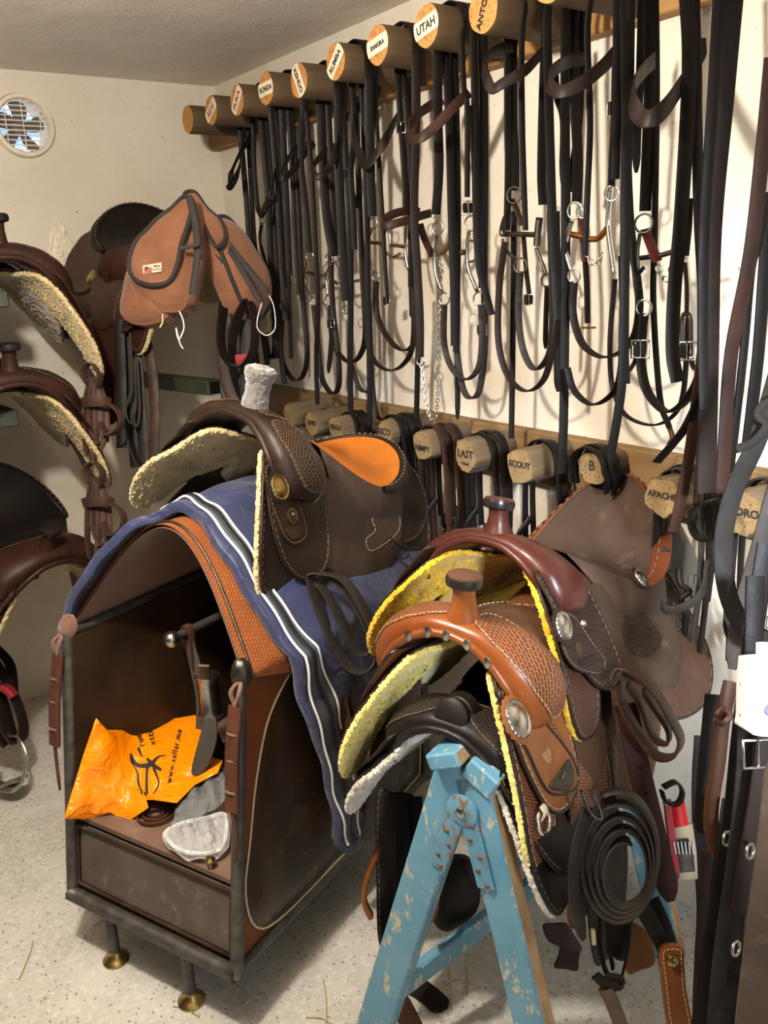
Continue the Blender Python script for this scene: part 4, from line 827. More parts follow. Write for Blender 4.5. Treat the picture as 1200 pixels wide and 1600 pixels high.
bridle(3, 'black bridle with silver shanked copper bit on the peg lettered RONDA', [
    (S, 'cheekpiece', m_black, .026, .18, 'L', [(440, 165), (444, 250), (448, 340), (452, 430)]), (S, 'cheekpiece', m_black, .026, .15, 'R', [(474, 165), (470, 250), (478, 330), (483, 395)]),
    (S, 'throatlatch', m_black, .018, .12, 'R', [(478, 170), (486, 260), (492, 360), (497, 480), (494, 560), (496, 632)]), (S, 'strap', m_black, .020, .13, 'l', [(455, 170), (462, 260), (468, 350), (472, 470)]), (S, 'strap', m_dark, .018, .2, 'l', [(449, 165), (456, 260), (460, 360), (466, 460)]),
    (Bb, 'browband', m_dark, .020, .18, [(486, 224, .13), (462, 234, .18), (448, 252, .24), (439, 274, .28), (443, 279, .28), (458, 266, .24), (474, 244, .19), (491, 224, .14)]),
    (Rr, 'bit_ring', m_chrome, (484, 400), .015, .15), (Tt, 'shank', m_chrome, .0040, .15, [(480, 408), (477, 428), (477, 442), (486, 462), (489, 466)]), (Rr, 'rein_ring', m_chrome, (490, 471), .014, .15), (Tt, 'mouthpiece', m_copper, .0058, .14, [(478, 425), (490, 428), (504, 431)]),
    (S, 'rein', m_dark, .022, .15, None, [(490, 478), (496, 530), (502, 586), (514, 611), (524, 614), (530, 596), (528, 550), (520, 480), (516, 380), (512, 170)]), (Cc_, .12, [(492, 438), (500, 452), (508, 446)], .010, m_rust)])
bridle(4, 'black bridle with large silver jointed bit on the peg lettered KENDO', [
    (S, 'cheekpiece', m_black, .030, .19, 'L', [(500, 160), (504, 260), (510, 340), (520, 398)]), (S, 'cheekpiece', m_black, .030, .15, 'R', [(528, 155), (530, 260), (534, 350), (540, 470)]), (S, 'strap', m_black, .022, .12, 'R', [(536, 160), (541, 260), (547, 350), (548, 480), (547, 570), (548, 640)]),
    (S, 'strap', m_dark, .024, .17, 'l', [(512, 160), (517, 260), (522, 360), (523, 400)]),
    (Bb, 'browband', m_dark, .021, .18, [(522, 229, .13), (506, 240, .2), (490, 258, .27), (490, 272, .29), (500, 276, .28), (514, 262, .25), (526, 228, .22), (531, 196, .19), (550, 177, .16), (572, 158, .12)]),
    (Rr, 'bit_ring', m_chrome, (514, 404), .014, .15), (Rr, 'bit_ring', m_chrome, (525, 403), .014, .12), (Tt, 'shank', m_chrome, .0055, .15, [(518, 408), (512, 424), (509, 432), (512, 462)]), (Tt, 'shank', m_chrome, .0055, .10, [(524, 408), (533, 424), (535, 446)]), (Rr, 'rein_ring', m_chrome, (514, 470), .016, .15),
    (Tt, 'mouthpiece', m_chrome, .0055, .14, [(509, 430), (519, 437), (529, 444)]), (Tt, 'mouthpiece', m_chrome, .0055, .13, [(529, 444), (545, 441), (563, 438)]), (Cc_, .11, [(532, 452), (540, 463), (548, 458)], .010, m_rust), (Rr, 'curb_ring', m_steel, (540, 484), .013, .13),
    (S, 'rein', m_dark, .022, .15, None, [(516, 478), (518, 520), (526, 548), (546, 566), (562, 556), (571, 520), (566, 420), (561, 300), (556, 150)]), (S, 'strap_end', m_dark, .020, .16, None, [(519, 512), (517, 545), (513, 583)]), (Kk, (519, 505), .16, .022)])
bridle(5, 'black bridle with a brass mouthpiece and loose browband on the peg lettered RUMBA', [
    (S, 'cheekpiece', m_black, .022, .18, 'L', [(550, 130), (554, 210), (548, 270), (552, 330), (554, 390)]), (Kk, (547, 272), .18, .024), (S, 'strap_end', m_black, .016, .18, None, [(548, 276), (552, 305), (559, 325)]),
    (S, 'crown_strap', m_black, .030, .15, 'R', [(577, 130), (578, 190), (579, 270), (582, 338)]), (S, 'throatlatch', m_black, .014, .13, 'R', [(588, 175), (593, 260), (599, 360), (602, 420), (605, 466)]), (Kk, (606, 470), .13, .018),
    (Bb, 'browband', m_dark, .024, .17, [(586, 142, .12), (566, 162, .17), (553, 184, .21), (556, 222, .24), (568, 256, .25), (577, 256, .25), (600, 222, .22), (618, 188, .17), (628, 170, .12)]),
    (Rr, 'bit_ring', m_steel, (583, 349), .015, .16), (Tt, 'shank', m_steel, .0042, .16, [(582, 357), (577, 376), (577, 402), (586, 425)]), (Rr, 'rein_ring', m_steel, (587, 432), .013, .16), (Tt, 'mouthpiece', m_brass, .0055, .15, [(577, 379), (592, 380), (600, 382)]), (Tt, 'port', m_steel, .0042, .15, [(599, 382), (600, 366), (605, 360), (609, 367), (610, 384)]), (Tt, 'mouthpiece', m_brass, .0055, .15, [(610, 383), (622, 384), (634, 386)]),
    (Tt, 'shank', m_steel, .0042, .15, [(635, 346), (633, 386), (636, 410), (642, 434)]), (Cc_, .14, [(600, 390), (612, 402), (626, 396)], .011, m_rust),
    (S, 'rein', m_dark, .022, .14, None, [(588, 440), (588, 486), (601, 520), (622, 544), (640, 545), (650, 520), (651, 440), (648, 330), (640, 120)]), (S, 'rein', m_dark, .020, .17, None, [(573, 130), (574, 330), (574, 515), (584, 562), (610, 579), (634, 565), (646, 530), (646, 440), (642, 330), (636, 120)]),
    (S, 'strap', m_black, .020, .14, 'l', [(566, 150), (572, 300), (575, 440), (577, 560), (578, 665)]), (S, 'strap', m_black, .018, .11, None, [(577, 470), (580, 560), (584, 620), (590, 650), (600, 657)]), (S, 'rein', m_grey, .020, .08, None, [(547, 566), (560, 603), (571, 612), (578, 600), (577, 500), (570, 400)])])
bridle(6, 'black bridle with a thick stitched browband on the peg lettered SHAKIRA', [
    (S, 'cheekpiece', m_black, .020, .19, 'L', [(621, 108), (627, 200), (633, 290), (634, 335)]), (S, 'cheekpiece', m_black, .020, .15, 'l', [(630, 108), (640, 210), (642, 330), (642, 448)]), (S, 'strap_end', m_black, .016, .15, None, [(642, 445), (643, 480), (643, 496)]), (Kk, (629, 200), .19, .022)])
bridle(6, 'brown riveted halter with a silver chain lead, hanging from the peg lettered SHAKIRA', [
    (S, 'crown_strap', m_dark, .027, .13, 'R', [(650, 108), (650, 200), (647, 330), (652, 420), (656, 500), (656, 558)]), (S, 'strap', m_dark, .026, .11, 'r', [(658, 110), (658, 135)]), (Kk, (650, 138), .14, .026),
    (Bb, 'noseband', m_brown, .022, .16, [(655, 331, .13), (640, 329, .18), (616, 334, .24), (598, 345, .28), (604, 352, .29), (630, 346, .25), (655, 338, .18), (673, 333, .13)]), (Rr, 'cheek_ring', m_steel, (641, 340), .018, .14),
    (S, 'strap', m_brown, .024, .12, None, [(656, 350), (664, 375), (676, 400)]), (Rr, 'chain_ring', m_steel, (657, 564), .013, .13), (Cc_, .13, [(658, 569), (662, 600), (670, 648), (677, 656), (682, 648), (686, 577), (687, 480), (690, 450)], .014, m_chrome), (S, 'lead', m_black, .020, .10, None, [(655, 500), (653, 560), (651, 640), (650, 700)])], 'halter')
for q in ((650, 155), (649, 175), (647, 267), (647, 320)): rivets([wx(*q, .136)], (-1, -.3, 0), .006, m_steel, [o for o in COL.objects if o.name.startswith('halter')][0])
bridle(7, 'black bridle with a high-ported rusty bit on the peg lettered UTAH', [
    (S, 'cheekpiece', m_black, .028, .20, 'L', [(684, 85), (684, 180), (686, 260), (681, 335)]), (S, 'strap', m_black, .024, .17, 'l', [(697, 85), (702, 200), (706, 360), (709, 450), (710, 540)]), (S, 'strap', m_black, .022, .15, 'l', [(710, 85), (713, 200), (715, 330), (714, 460), (713, 550)]),
    (S, 'cheekpiece', m_black, .016, .19, 'R', [(722, 66), (725, 140), (730, 170), (730, 308)]), (S, 'rein', m_black, .022, .15, 'R', [(740, 62), (743, 200), (744, 330), (748, 410), (757, 450), (768, 492)]), (S, 'rein', m_black, .026, .12, 'R', [(755, 64), (756, 200), (756, 330), (754, 450)]),
    (Bb, 'browband', m_brown, .024, .19, [(692, 156, .16), (668, 168, .2), (648, 184, .26), (638, 202, .29), (642, 216, .31), (656, 216, .31), (680, 198, .28), (708, 168, .24), (733, 144, .2)]), (S, 'strap_end', m_dark, .016, .18, None, [(733, 165), (738, 220), (744, 290), (752, 330)]), (Kk, (734, 325), .19, .026),
    (Rr, 'bit_ring', m_steel, (684, 357), .016, .17), (Tt, 'shank', m_steel, .0052, .17, [(684, 368), (679, 398), (681, 428), (691, 456)]), (Rr, 'rein_ring', m_steel, (694, 467), .016, .17), (Tt, 'mouthpiece', m_rust, .0075, .16, [(679, 397), (692, 394), (699, 386), (707, 378), (714, 388), (718, 394), (728, 394)]),
    (Rr, 'bit_ring', m_steel, (736, 349), .018, .16), (Tt, 'shank', m_steel, .0055, .16, [(733, 362), (730, 390), (732, 420), (746, 456)]), (Rr, 'rein_ring', m_steel, (749, 467), .017, .16), (Tt, 'cheek_loop', m_steel, .0035, .16, [(734, 375), (744, 380), (746, 396), (740, 408), (732, 408)]), (Cc_, .15, [(684, 402), (690, 418), (688, 440), (690, 455)], .013),
    (S, 'rein', m_grey, .021, .16, None, [(694, 476), (694, 536), (706, 575), (727, 593), (746, 578), (753, 540), (752, 476)]), (S, 'rein', m_grey, .022, .13, None, [(713, 545), (722, 602), (734, 622), (749, 610), (757, 545), (757, 470), (755, 300)]), (Kk, (755, 515), .13, .022), (S, 'lead_end', m_black, .018, .13, None, [(714, 545), (715, 600), (715, 655)])])
bridle(8, 'black bridle with a dark iron bit on the peg lettered ANTON', [
    (S, 'cheekpiece', m_black, .030, .20, 'L', [(800, 62), (800, 180), (803, 240), (803, 298)]), (S, 'strap', m_black, .020, .16, 'l', [(793, 80), (793, 190), (794, 260), (792, 360)]), (S, 'throatlatch', m_black, .016, .13, 'R', [(815, 66), (816, 200), (819, 300), (821, 360)]), (S, 'cheekpiece', m_black, .024, .19, 'R', [(852, 55), (848, 170), (846, 270), (848, 320)]),
    (Bb, 'browband', m_dark, .022, .2, [(800, 74, .17), (780, 76, .22), (763, 88, .28), (756, 106, .31), (761, 124, .32), (769, 139, .32), (786, 130, .31), (820, 110, .27), (849, 80, .2)]),
    (Rr, 'bit_ring', m_iron, (803, 305), .018, .19), (S, 'curb_strap', m_brown, .016, .17, None, [(800, 312), (808, 330), (815, 352)]), (S, 'strap', m_dark, .014, .18, None, [(798, 310), (791, 336), (786, 360)]), (Tt, 'cheek_bar', m_iron, .008, .17, [(790, 340), (785, 358), (786, 368)]), (Tt, 'mouthpiece', m_iron, .0065, .16, [(785, 366), (812, 366), (841, 367)]), (Tt, 'cheek_bar', m_iron, .009, .16, [(843, 340), (840, 366), (839, 384)]),
    (Tt, 'shank', m_iron, .0042, .17, [(785, 374), (790, 390), (806, 406)]), (Rr, 'rein_ring', m_iron, (813, 415), .017, .17), (Tt, 'shank', m_iron, .0042, .16, [(838, 388), (846, 408), (854, 430)]), (Rr, 'rein_ring', m_iron, (855, 438), .015, .16),
    (S, 'rein', m_dark, .020, .19, None, [(789, 378), (780, 450), (779, 534), (794, 588), (822, 611), (849, 594), (863, 545), (870, 470), (864, 330), (856, 60)]), (S, 'rein', m_grey, .021, .16, None, [(813, 424), (810, 489), (817, 545), (835, 577), (856, 558), (863, 515), (863, 450), (860, 330)]), (S, 'strap', m_black, .018, .12, None, [(803, 330), (802, 450), (801, 560), (799, 685)]), (S, 'strap', m_dark, .014, .14, None, [(818, 370), (822, 420), (827, 462)]), (Kk, (828, 468), .14, .02), (S, 'strap_end', m_black, .015, .16, None, [(855, 446), (853, 500), (852, 545)]), (S, 'strap_end', m_black, .024, .14, None, [(868, 330), (871, 480), (872, 560), (872, 612)])])
bridle(9, 'black bridle with a copper bit and red curb strap, beyond the peg lettered ANTON', [
    (S, 'cheekpiece', m_black, .028, .21, 'L', [(896, 40), (900, 180), (903, 260), (901, 318)]), (S, 'rein', m_black, .026, .24, 'L', [(884, 40), (883, 200), (884, 340), (882, 560), (880, 680), (876, 740)]), (S, 'strap', m_black, .018, .17, 'l', [(910, 40), (906, 180), (898, 236), (890, 300)]), (S, 'strap', m_black, .016, .13, 'R', [(918, 40), (922, 190), (918, 300), (914, 400)]), (S, 'strap_end', m_black, .018, .20, None, [(867, 100), (870, 150), (880, 190), (878, 288)]), (S, 'rein', m_black, .022, .2, 'L', [(855, 30), (858, 200), (862, 340), (870, 500)]),
    (S, 'cheekpiece', m_black, .018, .2, None, [(962, 84), (960, 180), (957, 240), (955, 290)]), (Kk, (959, 170), .2, .018), (Bb, 'browband', m_dark, .026, .2, [(912, 92, .17), (888, 96, .22), (868, 108, .28), (858, 124, .31), (863, 138, .32), (880, 143, .32), (912, 128, .29), (942, 104, .24), (965, 78, .2)]),
    (Rr, 'bit_ring', m_chrome, (898, 329), .017, .2), (Rr, 'curb_ring', m_chrome, (910, 331), .013, .18), (Tt, 'shank', m_chrome, .0058, .19, [(894, 345), (886, 370), (885, 396), (893, 424)]), (Rr, 'rein_ring', m_chrome, (897, 431), .015, .19), (Tt, 'mouthpiece', m_copper, .0068, .18, [(887, 365), (906, 369), (922, 374)]), (Tt, 'mouthpiece', m_copper, .0068, .18, [(922, 374), (936, 372), (950, 355)]), (Tt, 'shank', m_chrome, .0060, .18, [(955, 292), (950, 340), (952, 372), (960, 428)]), (Rr, 'bit_ring', m_chrome, (956, 302), .015, .19),
    (S, 'curb_strap', m_red, .020, .16, None, [(908, 338), (911, 372), (914, 408)]), (Cc_, .16, [(913, 392), (922, 408), (933, 412), (942, 396)], .016, m_chrome), (S, 'strap', m_black, .016, .15, None, [(914, 400), (917, 450), (918, 505)]), (Tt, 'pin', m_brass, .0025, .15, [(907, 512), (930, 512)]),
    (S, 'rein', m_black, .022, .19, None, [(897, 440), (895, 489), (907, 532), (926, 552), (948, 558), (976, 546), (993, 520), (999, 476), (994, 425), (984, 340), (978, 200)]), (S, 'rein', m_black, .020, .22, None, [(886, 575), (897, 610), (924, 632), (952, 620), (968, 592), (974, 520), (972, 400)]), (S, 'rein_end', m_black, .014, .14, None, [(961, 436), (955, 500), (953, 549), (957, 604), (976, 647), (1015, 664), (1047, 654), (1066, 622), (1073, 549), (1074, 490)])])
bridle(10, 'black bridle with twisted dark bit, oxblood curb strap and wide browband near the top right', [
    (S, 'cheekpiece', m_black, .030, .22, 'L', [(1014, 40), (1016, 120), (1012, 230), (1008, 330)]), (S, 'rein', m_black, .022, .26, None, [(965, -20), (964, 140), (961, 280)]), (S, 'rein', m_black, .024, .25, None, [(975, -20), (978, 160), (977, 330), (973, 570), (965, 650), (954, 712)]), (S, 'rein', m_black, .022, .24, None, [(985, -20), (983, 160), (978, 360), (976, 540), (978, 600)]), (S, 'strap_end', m_black, .020, .21, None, [(1004, -20), (1000, 120), (996, 200), (994, 270)]), (S, 'strap', m_black, .016, .16, None, [(1024, -20), (1026, 140), (1023, 360), (1021, 476), (1031, 620), (1046, 668)]),
    (Bb, 'browband', m_dark, .030, .22, [(1022, 94, .2), (1004, 112, .26), (990, 136, .31), (989, 160, .34), (1000, 182, .35), (1018, 185, .35), (1040, 168, .32), (1064, 134, .27), (1086, 98, .22)]), (Tt, 'snap', m_rust, .006, .15, [(1046, 668), (1051, 684), (1046, 694)]),
    (Rr, 'bit_ring', m_iron, (1006, 349), .018, .21), (S, 'curb_strap', m_red, .026, .19, None, [(1008, 358), (1016, 380), (1027, 408)]), (Tt, 'mouthpiece', m_iron, .0055, .18, [(993, 404), (1012, 402), (1032, 399), (1053, 393)]), (Tt, 'shank', m_iron, .0045, .2, [(1000, 365), (996, 395), (998, 424), (1006, 418)]), (Cc_, .17, [(1028, 416), (1036, 434), (1046, 434), (1050, 414)], .018, m_steel), (Rr, 'rein_ring', m_steel, (1006, 481), .016, .2),
    (S, 'rein', m_black, .026, .2, None, [(1006, 490), (1003, 520), (1001, 562), (1009, 606), (1028, 634), (1048, 643), (1076, 620), (1097, 570), (1099, 476), (1092, 330), (1088, 150), (1084, -20)]), (Kk, (1002, 545), .2, .03), (S, 'strap_end', m_dark, .012, .2, None, [(996, 548), (992, 565), (980, 584)]), (Tt, 'rein_loop', m_iron, .0045, .17, [(1066, 560), (1066, 500), (1072, 490), (1079, 500), (1080, 555)]), (Kk, (1074, 548), .17, .03), (S, 'strap', m_dark, .010, .18, None, [(1070, 410), (1073, 450), (1073, 490)]), (S, 'strap_end', m_dark, .012, .17, None, [(1080, 560), (1084, 575), (1093, 578)])])
bridle(10, 'heavy black headstall with a loose pointed strap, beside the twisted dark bit', [
    (S, 'cheekpiece', m_black, .034, .26, None, [(1072, -20), (1077, 110), (1064, 340), (1054, 452), (1051, 549), (1059, 597)]), (S, 'strap', m_black, .018, .23, None, [(1087, -20), (1091, 140), (1088, 220), (1094, 360), (1098, 480)]), (S, 'strap', m_black, .020, .2, None, [(1096, 60), (1097, 84), (1090, 100)]), (S, 'strap', m_dark, .020, .24, None, [(1076, 310), (1075, 350), (1070, 400)])])
# long loose straps at the right end
def loose(label, mt, w, off, pts, nm='loose_strap', cat_='strap', t=.005, group='loose straps hung at the right end of the upper rail', hint=(1, -.5, 0)):
    return top(strap(nm, [wp(p, off) for p in pts], w, t, mt, None, hint=hint), label, cat_, group)
loose('wide dark brown strap hanging from above the frame to the log pegs', m_dark, .038, .28, [(1147, -30), (1130, 160), (1112, 360), (1108, 560), (1104, 770)])
loose('narrow black strap running down against the wide dark brown one', m_black, .020, .31, [(1124, -30), (1112, 180), (1100, 360), (1098, 520), (1100, 640)])
loose('long reddish brown strap slanting down to the peg lettered PEDRO', m_brown, .027, .24, [(1206, 90), (1190, 250), (1172, 400), (1143, 550), (1133, 680), (1128, 770)])
loose('thin black rein just right of the long reddish brown strap', m_black, .016, .22, [(1198, 300), (1186, 380), (1174, 420), (1163, 540), (1150, 660), (1140, 740)])
loose('flat black strap ending above the board at the right edge of the wall', m_black, .024, .18, [(1212, 300), (1198, 380), (1186, 540), (1176, 630), (1168, 694)])
loose('thin brown strap crossing behind the saddle rim', m_brown, .024, .26, [(1099, 549), (1090, 620), (1076, 720), (1062, 790), (1052, 830)])
loose('slim tan-brown lace hanging beside the wide dark brown strap', m_brown, .014, .22, [(1104, 573), (1097, 650), (1092, 720), (1088, 790)])
loose('black rein end slanting away to the left across the lower board', m_black, .020, .27, [(1100, 500), (1104, 586), (1076, 659), (1050, 695), (1026, 722)])
# ---------------------------------------------------------------- blue trestle
blue = paint('worn_blue_paint', '5d8ba0', '497b92', 'a8a08c', .56); blue2 = paint('chipped_blue_paint', '59879c', '47788e', '6e5038', .54); bare = wood('bare_sawn_edge', 'b79a72', '8f744f', 2, 60, .8, '6e5a44')
TY = math.radians(20); D3 = np.array([math.cos(TY), math.sin(TY), 0]); E3 = np.array([math.sin(TY), -math.cos(TY), 0])
AP = wz(728, 1225, .775); AP = AP+D3*.012
TR = thing('trestle', 'chipped blue wooden folding trestle carrying the tan saddle', 'trestle', (AP[0]+D3[0]*.3, AP[1]+D3[1]*.3, 0))
def board(name, p, q, w, d, hint, parent=TR, top_bare=True):
    p, q = np.asarray(p, float), np.asarray(q, float); v, f = bar_geo(p, q, w, d, hint, .004); o = mk(name, v, f, [blue, bare], parent, local=False)
    me = o.data
    for P in me.polygons:
        n = np.array(P.normal)
        if top_bare and n@E3 > .8: P.material_index = 1
    return sharp(o, 30)
up = np.array([0, 0, 1.])
for k, (dd, nm) in enumerate(((0, 'leg'), (.62, 'leg'))):
    a = AP+D3*dd; fr, fl = a+E3*.20, a-E3*.27; fr = np.array([fr[0], fr[1], 0]); fl = np.array([fl[0], fl[1], 0])
    board('leg', fr, a+E3*.012+up*.02, .068, .040, E3); board('leg', fl, a-E3*.015+up*.035, .074, .040, E3, top_bare=False)
    if k == 0:
        for foot, o_ in ((fl, -.016), (fr, .014)):                   # strap hinge plates
            t0 = a+E3*o_*.4-D3*.024-up*.04; dl = foot-a; dl /= np.linalg.norm(dl); pl = bar('hinge_plate', t0, t0+dl*.155, .036, .005, blue2, TR, hint=E3)
            [rivets([t0+dl*s-D3*.003+E3*.006*(-1)**i], -D3, .0045, m_rust, pl) for i, s in enumerate((.03, .06, .09, .12, .145))]
        c = a-D3*.026-up*.045; lathe('hinge_disc', [(.001, -.002), (.030, -.002), (.030, .003), (.024, .005), (.001, .006)], blue2, TR, c, -D3, local=False); lathe('hinge_bolt', [(.010, .0), (.009, .005), (.004, .008), (.001, .008)], m_steel, TR, c-D3*.005, -D3, local=False)
tl = board('top_rail', AP-D3*.045-E3*.028+up*.052, AP+D3*.66-E3*.028+up*.052, .066, .03, (E3*.92+up*.39)); tr = board('top_rail', AP-D3*.03+E3*.036+up*.030, AP+D3*.66+E3*.036+up*.030, .062, .045, (E3*.85-up*.5))
for sgn, s in ():
    for z in (.22,): f = (AP[2]-z)/AP[2]; p = AP+E3*sgn*s*f; p[2] = z; board('stretcher', p+E3*sgn*.03-D3*.01, p+E3*sgn*.03+D3*.64, .05, .022, up, top_bare=False)
board('brace', dep(612, 1552, 1.80), dep(965, 1282, 2.12), .050, .024, up, top_bare=False)
# ---------------------------------------------------------------- fittings of the three front saddles
def ps(name, mat, w, t, L, parent, hint=(0, 0, 1), dt=None, **k): return strap(name, pp(L, dt), w, t, mat, parent, hint=hint, **k)
VIEW = ROT[:, 2]; VR_ = ROT[:, 0]
def edgeon(tilt=0.0): return (VIEW*math.cos(tilt)+VR_*math.sin(tilt)).tolist()
SB = m_silver
A.concho(A.inv(438, 761, .080), .078, .030, m_brass); A.concho(A.inv(620, 785), .046, .017, m_brass)
kp = A.patch('concho_keeper', [(411, 732), (424, 722), (440, 730), (456, 765), (474, 806), (478, 838), (462, 852), (446, 846), (432, 818), (416, 770)], .0475, .005, dk, A.E, m_stitchd)
x, v = A.inv(456, 806, .053); c = A.F(1)(x, v, .053).reshape(3); n_ = A.F(1)(x, v, .06).reshape(3)-c
lathe('maker_badge', [(.017, -.001), (.017, .002), (.0155, .003), (.0145, .0015), (.001, .0015)], m_iron, kp, c, n_, n=36); lathe('badge_rim', [(.0175, 0), (.0172, .003), (.0152, .003), (.015, 0)], m_brass, kp, c, n_, n=36)
letters('BIG', .008, m_stitch, kp, plane_fn(c+n_/np.linalg.norm(n_)*.002+np.array([0, 0, .004]), n_, (0, 0, 1)), .0002); letters('HORN', .007, m_stitch, kp, plane_fn(c+n_/np.linalg.norm(n_)*.002-np.array([0, 0, .005]), n_, (0, 0, 1)), .0002)
A.patch('keeper_slot', [(446, 826), (470, 822), (472, 830), (460, 843), (450, 838)], .0528, .002, dkl, kp)
A.patch('tooled_corner', [(583, 800), (600, 785), (618, 792), (626, 815), (618, 838), (580, 863), (570, 843), (584, 828), (580, 815)], .0432, .0012, dkl, A.sj, m_stitch, d=.004)
B.concho(B.inv(810, 1123, .078), .076, .032, SB)
kb = B.patch('concho_keeper', [(785, 1098), (806, 1090), (832, 1110), (868, 1150), (896, 1190), (902, 1225), (882, 1240), (856, 1236), (838, 1205), (822, 1170), (800, 1140)], .0475, .004, tanf, B.E)
c_ = smooth_closed([B.inv(*p, .05) for p in [(785, 1098), (806, 1090), (832, 1110), (868, 1150), (896, 1190), (902, 1225), (882, 1240), (856, 1236), (838, 1205), (822, 1170), (800, 1140)]], 70); mk('keeper_edge', *tube_geo(B.F(1)(c_[:, 0], c_[:, 1], np.full(70, .0505)), .0028, k=6, closed=True, smooth=False), blackcap, kb)
x, v = B.inv(853, 1177, .052); c = B.F(1)(x, v, .0518).reshape(3); n_ = B.F(1)(x, v, .06).reshape(3)-c
lathe('stamped_oval', [(.017, -.001), (.017, .0012), (.015, .0016), (.014, .0004), (.001, .0006)], tanb, kb, c, n_, n=36, sy=.85)
tp = B.patch('maker_plate', [(887, 1187), (894, 1196), (896, 1222), (884, 1236), (862, 1234), (858, 1226), (872, 1208)], .0518, .003, metal('dark_pewter', '6a675f', .4, '4a4843'), kb)
x, v = B.inv(880, 1214, .056); c = B.F(1)(x, v, .056).reshape(3); n_ = B.F(1)(x, v, .06).reshape(3)-c; letters('BOB', .009, m_silver, kb, plane_fn(c+np.array([0, 0, .004]), n_, (.25, 0, 1)), .0002); letters('LEWIS', .007, m_silver, kb, plane_fn(c-np.array([0, 0, .006]), n_, (.25, 0, 1)), .0002)
B.patch('tooled_panel', [(842, 1122), (866, 1132), (885, 1165), (915, 1210), (896, 1240), (900, 1222), (893, 1188), (868, 1152)], .0472, .0012, tanb, B.fj)
B.patch('tooled_panel', [(905, 1195), (926, 1222), (918, 1238), (902, 1245), (905, 1222)], .0475, .001, tanb, B.fj)
x, v = B.inv(848, 1283, .04); c = B.at(x, v, .034); n_ = B.nrm(x, v); rg = ring('d_ring', c+n_*.006, n_, .021, .0042, m_chrome, B.E); strap('ring_tab', [c+n_*.002+np.array([0, 0, .032]), c+n_*.010+np.array([0, 0, .018]), c+n_*.004+np.array([0, 0, .004])], .016, .004, m_stitch, rg, hint=np.cross(n_, [0, 0, 1])); rg.parent.name
for k, u in enumerate((-.42, -.22, -.02, .18, .40)):
    p = B.Wf(u, .975, .0105).reshape(3); q = B.Wf(u, .975, .02).reshape(3); lathe('gullet_concho', [(.011, -.002), (.011, .001), (.007, .003), (.001, .0038)], SB, B.fork, p, q-p, n=24, sy=.6)
Cc.concho(Cc.inv(882, 978, .065), .062, .027, SB); Cc.concho(Cc.inv(1002, 902, .095), .092, .021, SB); Ee.concho(Ee.inv(143, 432, .036, -1), .036, .024, m_brass, -1); Ee.concho(Ee.inv(166, 400, .05, -1), .055, .013, SB, -1); Cc.concho(Cc.inv(909, 975), .049, .008, SB)
kc = Cc.patch('concho_keeper', [(868, 958), (895, 962), (925, 1005), (944, 1030), (940, 1052), (920, 1054), (893, 1042), (876, 1010)], .0475, .004, ct, Cc.E, m_stitchd)
x, v = Cc.inv(905, 1016, .052); c = Cc.F(1)(x, v, .0518).reshape(3); n_ = Cc.F(1)(x, v, .06).reshape(3)-c; lathe('oval_badge', [(.015, -.001), (.015, .0015), (.013, .002), (.012, .0008), (.001, .001)], rough, kc, c, n_, n=30, sy=.7)
Cc.patch('keeper_slot', [(905, 1034), (925, 1022), (930, 1028), (910, 1040)], .0516, .0015, near_black, kc)
x, v = Cc.inv(1052, 950, .036); c = Cc.at(x, v, .038); n_ = Cc.nrm(x, v); bar('string_keeper', c-np.array([.006, .006, .010]), c+np.array([.006, .006, .010]), .006, .003, m_stitch, Cc.E, hint=n_)
# latigo of the dark saddle on the cabinet: folded grey strap on a ring
TA = 2.02
ring('rigging_ring', dep(474, 903, TA), (-.5, -.8, 0), .026, .004, m_iron, A.E)
ps('latigo', m_grey, .038, .006, [(480, 900), (500, 896), (536, 905), (565, 945), (590, 1000), (590, 1034), (570, 1050), (545, 1040), (515, 990), (492, 930), (484, 902)], A.E, edgeon(.5), TA-.03)
ps('latigo', m_grey, .034, .005, [(492, 908), (512, 930), (540, 985), (562, 1020), (582, 1015), (572, 975), (545, 930), (518, 905)], A.E, edgeon(.5), TA-.02)
ps('cinch_strap', m_brown, .036, .005, [(484, 905), (500, 980), (522, 1060), (538, 1130), (544, 1172)], A.E, VR_.tolist(), TA+.02, tip=True); ps('cinch_strap', m_dark, .034, .005, [(505, 930), (530, 1010), (548, 1080), (552, 1120)], A.E, VR_.tolist(), TA+.05)
ps('buckle_strap', m_dark, .014, .004, [(608, 838), (626, 850), (640, 858), (634, 872), (618, 868), (610, 850)], A.E, VIEW.tolist(), 2.28)
# coil of grey leather on the tan saddle
TB = 1.52; sp = []
for a in np.linspace(-.4, 4*2*math.pi+.2, 96):
    k = a/(2*math.pi); r = 1-.13*k; sp.append((966+(64*r)*math.sin(a)+3*k, 1338-(102*r)*math.cos(a)+6*k, TB+.004*k))
ps('latigo_coil', m_grey, .034, .0055, sp, B.E, edgeon(.38), n=2); ps('latigo_coil_end', m_grey, .032, .005, [(918, 1262, 1.50), (902, 1320, 1.5), (896, 1390, 1.5), (912, 1468, 1.5)], B.E, edgeon(.8), tip=True)
ps('keeper_loop', m_iron, .016, .004, [(908, 1236), (922, 1268), (938, 1278), (936, 1262), (925, 1240)], B.E, VIEW.tolist(), 1.47)
